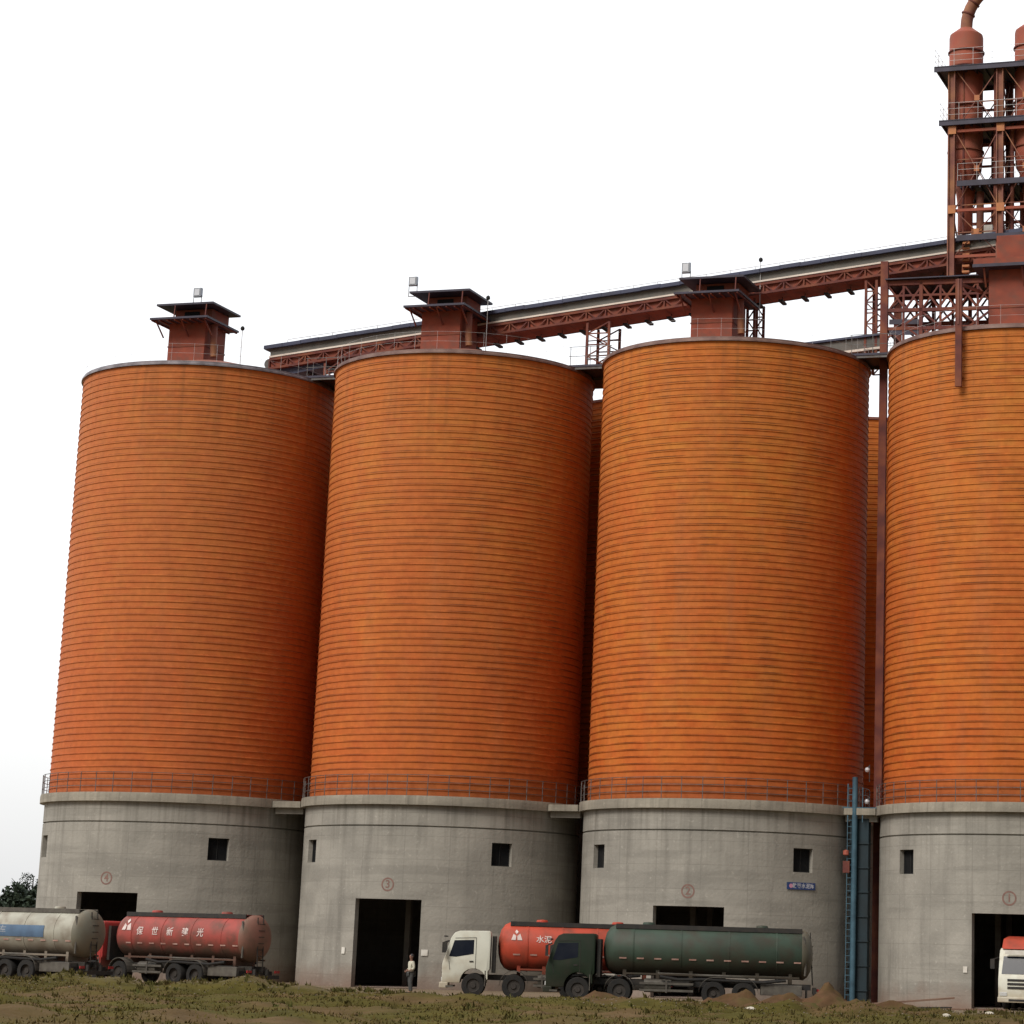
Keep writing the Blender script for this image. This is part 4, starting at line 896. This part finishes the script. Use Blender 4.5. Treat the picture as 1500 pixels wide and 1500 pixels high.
blue_text = mat('pale_band_text', (.38, .40, .42), rough=.6)

def place(front, rear):   # ground points of front and rear
    f = Vector(front); r = Vector(rear); L = (f-r).length; c = (f+r)/2; return L, (c.x, c.y, 0), ((f-r).x/L, (f-r).y/L)
# grey-cream tanker, far left: rear end near x=-27.3
h = Vector((-.87, .49)).normalized(); L_ = 11.5; rear = Vector((-27.35, 126.3)); c_ = rear+h*L_/2
truck('cream tanker with a blue band on its tank, cut off by the left edge', L_, (c_.x, c_.y, 0), h, white_cab, cream_tank, cream_end,
      decor=[('blue_band', '#band', (-4.2, 3.25), 0, 0, blue_band), ('lettering', '散装水泥运输车', .42, -.6, .06, blue_text)], railm=M['undergrey'])
h = Vector((-.84, .54)).normalized(); L_ = 11.7; rear = Vector((-19.85, 128.6)); c_ = rear+h*L_/2
truck('faded red tanker with five white characters, parked before the leftmost silo', L_, (c_.x, c_.y, 0), h, red_cab, red_faded, red_mud,
      decor=[('logo', '#tri', .95, -2.35, .50, M['mark']), ('lettering', '保', .44, -1.4, .20, M['mark']), ('lettering', '世', .44, -.4, .20, M['mark']), ('lettering', '新', .44, .6, .20, M['mark']), ('lettering', '建', .44, 1.6, .20, M['mark']), ('lettering', '光', .44, 2.6, .20, M['mark'])])
h = Vector((-1, -.05)).normalized(); L_ = 10.6; fr = Vector((-10.85, 123.9)); c_ = fr-h*L_/2
truck('white cab tanker with a bright red tank and white triangle logo, before the second silo', L_, (c_.x, c_.y, 0), h, white_cab, red_bright, None,
      decor=[('logo', '#tri', .80, -1.95, .50, M['mark']), ('lettering', '水泥', .36, -.68, .34, M['mark'])])
h = Vector((-1, .02)).normalized(); L_ = 12.2; fr = Vector((-5.85, 120.6)); c_ = fr-h*L_/2
truck('dull green tanker with a dark green cab, parked in front of the third silo', L_, (c_.x, c_.y, 0), h, green_cab, green_tank, green_end)
h = T.copy(); L_ = 10.8; fr = Vector((16.8, 129.9)); c_ = fr-h*L_/2
truck('white cab truck with a red roof fairing driving out of the rightmost silo\'s doorway', L_, (c_.x, c_.y, 0), h, white_cab, red_bright, None, fairing=red_bright, visor=M['white'])

# ------------------------------------------------------------------ person by the doorway of the second silo
def skin_mesh(name, pts, edges, rads, m, parent, root=0, sub=2):
    me = bpy.data.meshes.new(name); me.from_pydata(pts, edges, []); o = bpy.data.objects.new(name, me); COL.objects.link(o)
    md = o.modifiers.new('s', 'SKIN'); sv = me.skin_vertices[0].data
    for k, r in enumerate(rads): sv[k].radius = (r, r) if not isinstance(r, tuple) else r; sv[k].use_root = (k == root)
    md.use_smooth_shade = True; ms = o.modifiers.new('u', 'SUBSURF'); ms.levels = sub; ms.render_levels = sub
    dg = bpy.context.evaluated_depsgraph_get(); dg.update()
    nm = bpy.data.meshes.new_from_object(o.evaluated_get(dg)); o.modifiers.clear(); o.data = nm; nm.materials.clear(); nm.materials.append(m)
    nm.polygons.foreach_set('use_smooth', [True]*len(nm.polygons)); o.parent = parent; return o
pp_ = Vector((-12.65, 127.2))
PE = thing('person', 'man in a pale shirt and grey trousers standing by the second silo\'s doorway', 'person', (pp_.x, pp_.y, 0), R_(-60))
# body faces local -y; walks slightly leftwards, hands brought together in front
J = {'pel': (0, 0, .96), 'wst': (0, .0, 1.10), 'chs': (0, .01, 1.34), 'nk0': (0, .01, 1.49), 'nk1': (0, -.01, 1.57), 'hd0': (0, -.02, 1.64), 'hd1': (0, -.015, 1.73), 'hd2': (0, 0, 1.79),
     'lsh': (.18, .01, 1.44), 'lel': (.25, .04, 1.17), 'lwr': (.17, -.19, 1.05), 'lpa': (.12, -.26, 1.04), 'rsh': (-.18, .01, 1.44), 'rel': (-.25, .04, 1.17), 'rwr': (-.16, -.19, 1.03), 'rpa': (-.10, -.26, 1.02),
     'lhp': (.09, 0, .92), 'lkn': (.10, -.03, .50), 'lan': (.10, .03, .09), 'lto': (.11, -.14, .04), 'rhp': (-.09, 0, .92), 'rkn': (-.10, .00, .50), 'ran': (-.11, .06, .09), 'rto': (-.12, -.11, .04)}
RD = {'pel': (.15, .11), 'wst': (.13, .095), 'chs': (.165, .11), 'nk0': .07, 'nk1': .055, 'hd0': (.075, .085), 'hd1': (.082, .10), 'hd2': (.06, .075), 'lsh': .065, 'lel': .045, 'lwr': .03, 'lpa': (.04, .022), 'rsh': .065, 'rel': .045, 'rwr': .03, 'rpa': (.04, .022),
      'lhp': .095, 'lkn': .062, 'lan': .042, 'lto': .035, 'rhp': .095, 'rkn': .062, 'ran': .042, 'rto': .035}
ks = list(J); ix = {k: i for i, k in enumerate(ks)}
E_ = [('pel', 'wst'), ('wst', 'chs'), ('chs', 'nk0'), ('nk0', 'nk1'), ('nk1', 'hd0'), ('hd0', 'hd1'), ('hd1', 'hd2'), ('chs', 'lsh'), ('lsh', 'lel'), ('lel', 'lwr'), ('lwr', 'lpa'), ('chs', 'rsh'), ('rsh', 'rel'), ('rel', 'rwr'), ('rwr', 'rpa'),
      ('pel', 'lhp'), ('lhp', 'lkn'), ('lkn', 'lan'), ('lan', 'lto'), ('pel', 'rhp'), ('rhp', 'rkn'), ('rkn', 'ran'), ('ran', 'rto')]
pts = [J[k] for k in ks]; ed = [(ix[a], ix[b]) for a, b in E_]; rd = [RD[k] for k in ks]
for sg, w in ((1, 'lpa'), (-1, 'rpa')):           # five fingers per hand
    bx, by, bz = J[w]
    for k, (dz, ln) in enumerate(((.028, .070), (.010, .080), (-.008, .075), (-.026, .060))):
        i0 = len(pts); pts += [(bx-sg*.035, by-.02, bz+dz), (bx-sg*(.035+ln*.6), by-.035, bz+dz-.01), (bx-sg*(.035+ln), by-.015, bz+dz-.025)]; ed += [(ix[w], i0), (i0, i0+1), (i0+1, i0+2)]; rd += [.0095, .009, .0085]
    i0 = len(pts); pts += [(bx-sg*.005, by-.01, bz+.045), (bx-sg*.045, by-.03, bz+.065)]; ed += [(ix[w], i0), (i0, i0+1)]; rd += [.011, .010]
body = skin_mesh('body', pts, ed, rd, M['skin'], PE)
def sub_skin(name, keys, edges, grow, m, over=None):
    over = over or {}; id_ = {k: i for i, k in enumerate(keys)}
    rr = []
    for k in keys:
        r = RD[k]; r = tuple(q+grow for q in r) if isinstance(r, tuple) else r+grow; rr.append(r)
    return skin_mesh(name, [over.get(k, J[k]) for k in keys], [(id_[a], id_[b]) for a, b in edges], rr, m, PE)
sub_skin('shirt', ['chs', 'wst', 'pel', 'nk0', 'lsh', 'lel', 'rsh', 'rel', 'lwr', 'rwr'], [('chs', 'wst'), ('wst', 'pel'), ('chs', 'nk0'), ('chs', 'lsh'), ('lsh', 'lel'), ('chs', 'rsh'), ('rsh', 'rel'), ('lel', 'lwr'), ('rel', 'rwr')], .022, M['shirt'],
         {'lwr': (.22, -.08, 1.11), 'rwr': (-.22, -.08, 1.10), 'nk0': (0, .01, 1.47)})
sub_skin('trousers', ['pel', 'lhp', 'lkn', 'lan', 'rhp', 'rkn', 'ran'], [('pel', 'lhp'), ('lhp', 'lkn'), ('lkn', 'lan'), ('pel', 'rhp'), ('rhp', 'rkn'), ('rkn', 'ran')], .024, M['trousers'], {'pel': (0, 0, .95)})
for sg in (1, -1):
    q = J['lto'] if sg > 0 else J['rto']; MB().box(q[0]-.05, q[0]+.05, q[1]-.04, q[1]+.22, 0, .08).build('shoe', M['chassis'], PE, bevel=.03, smooth=True)
hb = MB().lathe([(.01, 1.845), (.055, 1.83), (.088, 1.79), (.098, 1.73), (.092, 1.68), (.06, 1.67), (.01, 1.67)], 18, c=(0, .02, 0)).build('hair', M['hair'], PE, smooth=True)
fm = MB(); fm.add([(0, -.125, 1.70), (.016, -.10, 1.675), (-.016, -.10, 1.675), (0, -.10, 1.735)], [(0, 1, 2), (0, 3, 1), (0, 2, 3), (1, 3, 2)])
for sg in (1, -1): fm.box(sg*.092-.01, sg*.092+.01, -.02, .02, 1.68, 1.74)
fm.build('nose_and_ears', M['skin'], PE)
fm = MB()
for sg in (1, -1): fm.box(sg*.032-.012, sg*.032+.012, -.112, -.10, 1.722, 1.734)
fm.box(-.022, .022, -.112, -.10, 1.648, 1.654); fm.build('eyes_and_mouth', M['hair'], PE)

# ------------------------------------------------------------------ soil heaps, boards, stones
def heap(name, label, cx, cy, rx, ry, h, seed, m, cat='soil heap', n=26, rot=0):
    vs_, fs_ = [], []; cr, sr = math.cos(rot), math.sin(rot)
    for j in range(n+1):
        for i in range(n+1):
            x = (i/n*2-1)*1.15; y = (j/n*2-1)*1.15; r = math.hypot(x, y)
            nn = mnoise.fractal(Vector((x*2.2+seed, y*2.2, seed)), 1.0, 2.0, 6)
            z = h*max(0, 1-r**1.15)*(1+.75*nn)+(.05*nn if r < 1.05 else -.12)
            z = max(z, -.15) if r < 1.0 else -.15
            X_, Y_ = x*rx, y*ry; vs_.append((X_*cr-Y_*sr, X_*sr+Y_*cr, z))
    for j in range(n):
        for i in range(n): a = j*(n+1)+i; fs_.append((a, a+1, a+n+2, a+n+1))
    o = MB().add(vs_, fs_).build(name, m, None, smooth=True, angle=70); o.location = (cx, cy, float(height(cx, cy))*.5)
    return tag(o, label, cat, 'soil heaps along the track')
heap('soil_heap', 'pointed reddish soil heap in front of the blue elevator gap', 6.75, 116.2, 1.9, 1.3, .80, 1.3, M['soil'])
heap('soil_heap', 'low reddish soil heap at the rear wheels of the green tanker', 2.6, 116.6, 2.3, 1.2, .62, 4.1, M['soil'])
heap('soil_heap', 'long low soil heap between the green tanker and the pointed heap', 4.8, 115.6, 2.1, 1.1, .50, 7.7, M['soil'])
heap('soil_heap', 'low grassy soil heap below the green tanker\'s cab', -3.0, 113.5, 2.6, 1.2, .38, 9.9, M['soil'])
heap('soil_heap', 'flat soil heap at the foot of the rightmost silo, left of the boards', 9.6, 121.0, 2.0, 1.0, .30, 12.5, M['soil'])
def board(label, p, q, w, th, m=M['wood']):
    o = MB().bar((0, 0, 0), tuple(Vector(q)-Vector(p)), w, th).build('board', m); o.location = p; tag(o, label, 'board', 'boards lying by the rightmost silo')
board('long pinkish board slanting up toward the rightmost silo\'s doorway', (8.8, 121.5, .25), (12.6, 121.7, .62), .32, .08)
board('dark short board lying under the slanting pinkish board', (10.0, 120.9, .12), (12.4, 121.4, .20), .5, .06, M['chassis'])
board('flat pale board lying right of the slanting board', (12.2, 121.0, .14), (15.0, 121.4, .16), .35, .07)
sid = 0
for x, y, s, lab in ((2.55, 104.5, .20, 'white stone on the grass below the green tanker'), (3.1, 112.0, .16, 'pale stone beside the low reddish heap'), (11.3, 112.0, .13, 'pale stone on the grass below the boards'), (-15.0, 110.0, .10, 'small pale stone in the grass left of the standing man'), (13.6, 116.5, .14, 'pale stone near the right edge of the photo')):
    bm = bmesh.new(); bmesh.ops.create_icosphere(bm, subdivisions=2, radius=s)
    for v in bm.verts:
        k = 1+.35*mnoise.noise(v.co*6+Vector((sid, 0, 0))); v.co = Vector((v.co.x*1.4*k, v.co.y*k, v.co.z*.7*k))
    me = bpy.data.meshes.new('stone'); bm.to_mesh(me); bm.free(); me.materials.append(M['stone']); o = bpy.data.objects.new('stone', me); COL.objects.link(o)
    o.location = (x, y, float(height(x, y))+s*.35); tag(o, lab, 'stone', 'pale stones in the grass'); sid += 3

# ------------------------------------------------------------------ grass
n = 150000
px_ = rng.uniform(-38, 22, n); py_ = 62+59.5*rng.uniform(0, 1, n)**1.25
cl = np.sin(px_*.7+py_*.35)+np.sin(px_*.23-py_*.9+1.3)+np.sin(px_*1.7+2)*.5+rng.normal(0, .7, n)
keep = (cl > -.3) & ~((py_ > 119) & (px_ > -19)); px_, py_ = px_[keep], py_[keep]; n = len(px_)
pz_ = height(px_, py_); hh = rng.uniform(.03, .10, n)*(1+1.2*(rng.random(n) < .03)); ang = rng.uniform(0, math.pi*2, n); w = rng.uniform(.02, .05, n); ln = rng.normal(0, .06, (n, 2))
V = np.zeros((n, 3, 3)); V[:, 0] = np.stack([px_-w*np.cos(ang), py_-w*np.sin(ang), pz_-.02], 1); V[:, 1] = np.stack([px_+w*np.cos(ang), py_+w*np.sin(ang), pz_-.02], 1); V[:, 2] = np.stack([px_+ln[:, 0], py_+ln[:, 1], pz_+hh], 1)
me = bpy.data.meshes.new('grass'); me.from_pydata(V.reshape(-1, 3).tolist(), [], np.arange(n*3).reshape(n, 3).tolist()); me.materials.append(M['grass'])
go = bpy.data.objects.new('grass', me); COL.objects.link(go); tag(go, 'short rough grass in front of the silos', 'grass', kind='stuff')

# loose gravel on the track and weeds at its edge
def scatter(name, label, m, px, py, size, tall, cat):
    vs_, fs_ = [], []
    pz = height(px, py)
    for x, y, z in zip(px, py, pz):
        k = size*rng.uniform(.4, 1.3)
        if tall:
            for j in range(9):
                a = rng.uniform(0, 6.28); d = rng.uniform(0, k*.5); hh_ = tall*rng.uniform(.4, 1)*k; ln_ = rng.normal(0, .35*k, 2); w_ = rng.uniform(.015, .04); bx, by = x+d*math.cos(a), y+d*math.sin(a); b = len(vs_)
                vs_ += [(bx-w_, by, z-.02), (bx+w_, by, z-.02), (bx+ln_[0]*.5+w_, by+ln_[1]*.5, z+hh_*.6), (bx+ln_[0], by+ln_[1], z+hh_)]; fs_ += [(b, b+1, b+2), (b, b+2, b+3)]
        else:
            b = len(vs_); q = rng.uniform(.6, 1.2, 6)*k
            vs_ += [(x-q[0], y, z), (x, y-q[1], z), (x+q[2], y, z), (x, y+q[3], z), (x+.2*k, y, z+q[4]*.6)]; fs_ += [(b, b+1, b+4), (b+1, b+2, b+4), (b+2, b+3, b+4), (b+3, b, b+4)]
    me = bpy.data.meshes.new(name); me.from_pydata(vs_, [], fs_); me.materials.append(m); o = bpy.data.objects.new(name, me); COL.objects.link(o); tag(o, label, cat, kind='stuff')
M['gravel'] = mat('gravel', (.20, .16, .11), (.10, .08, .055), rough=.95, scale=2, coord='World')
M['weed'] = mat('weed', (.075, .078, .020), (.095, .072, .026), rough=.9, scale=.4, coord='World', spec=.15)
scatter('gravel', 'loose gravel and clods scattered on the track', M['gravel'], rng.uniform(-36, 20, 4200), rng.uniform(106, 128, 4200)+rng.normal(0, 1.5, 4200), .055, 0, 'gravel')
wx = rng.uniform(-38, 20, 1100); wy = 119.0+.03*wx+rng.normal(0, 1.6, 1100); kk = (np.sin(wx*1.3)+np.sin(wx*.43+1) > -.2) | (rng.random(1100) < .2)
wx2 = rng.uniform(-38, 20, 350); wy2 = rng.uniform(84, 116, 350)
scatter('weeds', 'ragged weeds along the edge of the track', M['weed'], np.concatenate([wx[kk], wx2]), np.concatenate([wy[kk], wy2]), .24, 1.0, 'weeds')

# ------------------------------------------------------------------ trees at the far left
def tree(label, x, y, h, w, m, seed, grp='trees beyond the leftmost silo'):
    rs = np.random.default_rng(seed); o = thing('tree', label, 'tree', (x, y, 0), rs.uniform(0, 6), grp)
    tb = MB(); tb.sweep([(0, 0, -.2), (.1, 0, h*.3), (.05, .1, h*.6), (0, .1, h*.9)], [.28, .2, .13, .04], 8)
    for k in range(7):
        a = rs.uniform(0, 6.28); z = h*rs.uniform(.3, .7); tb.sweep([(0, 0, z), (math.cos(a)*w*.3, math.sin(a)*w*.3, z+h*.12), (math.cos(a)*w*.45, math.sin(a)*w*.45, z+h*.2)], [.09, .05, .02], 6)
    tb.build('trunk', M['bark'], o, smooth=True)
    vs_, fs_ = [], []; nc = 46
    for c in range(nc):
        a = rs.uniform(0, 6.28); zz = rs.beta(2.2, 2.0); rr = w*.5*math.sqrt(rs.uniform(0, 1))*(1-.55*max(0, zz-.3)); cc = np.array([math.cos(a)*rr, math.sin(a)*rr, h*(.16+.80*zz)]); cs = rs.uniform(.35, .85)
        for k in range(170):
            d = rs.normal(0, 1, 3); d /= np.linalg.norm(d); p = cc+d*cs*rs.uniform(.5, 1)*np.array([1, 1, .75]); u1 = rs.normal(0, 1, 3); u1 /= np.linalg.norm(u1); u2 = np.cross(u1, rs.normal(0, 1, 3)); u2 /= np.linalg.norm(u2); s = rs.uniform(.06, .14)
            b = len(vs_); vs_ += [tuple(p-u1*s), tuple(p+u2*s*.5), tuple(p+u1*s), tuple(p-u2*s*.5)]; fs_.append((b, b+1, b+2, b+3))
    me = bpy.data.meshes.new('crown'); me.from_pydata(vs_, [], fs_); me.materials.append(m); c = bpy.data.objects.new('crown', me); COL.objects.link(c); c.parent = o
TL = [(-79.5, 255, 5.4, 6.5, 'leaf_a', 'dark low bushy tree at the very left edge of the photo'), (-75.0, 262, 6.0, 6.5, 'leaf_b', 'olive round tree second from the left edge'), (-70.2, 252, 6.9, 5.5, 'leaf_a', 'dark pointed tree midway between the photo edge and the leftmost silo'),
      (-66.3, 262, 6.6, 5.5, 'leaf_b', 'olive tree left of the tallest tree'), (-62.2, 256, 8.4, 4.6, 'leaf_a', 'tallest tree, touching the left edge of the leftmost silo'), (-58.5, 262, 7.2, 6, 'leaf_b', 'olive tree mostly hidden behind the leftmost silo'), (-84, 262, 5.6, 7, 'leaf_b', 'olive tree half outside the left edge of the photo')]
for k, (x, y, h_, w_, mm, lab) in enumerate(TL): tree(lab, x, y, h_+.1, w_, M[mm], 40+k)
HD = MB(); rs = np.random.default_rng(5); vs_, fs_ = [], []
for k in range(40000):
    x = rs.uniform(-95, -45); y = 249+rs.normal(0, 1.0); z = rs.uniform(0, 6.1+.5*math.sin(x*.9)+.5*math.sin(x*2.3))+.05
    p = np.array([x, y, z]); u1 = rs.normal(0, 1, 3); u1 /= np.linalg.norm(u1); u2 = np.cross(u1, rs.normal(0, 1, 3)); u2 /= np.linalg.norm(u2); s = rs.uniform(.15, .35)
    b = len(vs_); vs_ += [tuple(p-u1*s), tuple(p+u2*s*.5), tuple(p+u1*s), tuple(p-u2*s*.5)]; fs_.append((b, b+1, b+2, b+3))
me = bpy.data.meshes.new('undergrowth'); me.from_pydata(vs_, [], fs_); me.materials.append(M['leaf_a']); o = bpy.data.objects.new('undergrowth', me); COL.objects.link(o); tag(o, 'dense dark undergrowth below the far trees', 'undergrowth', kind='stuff')
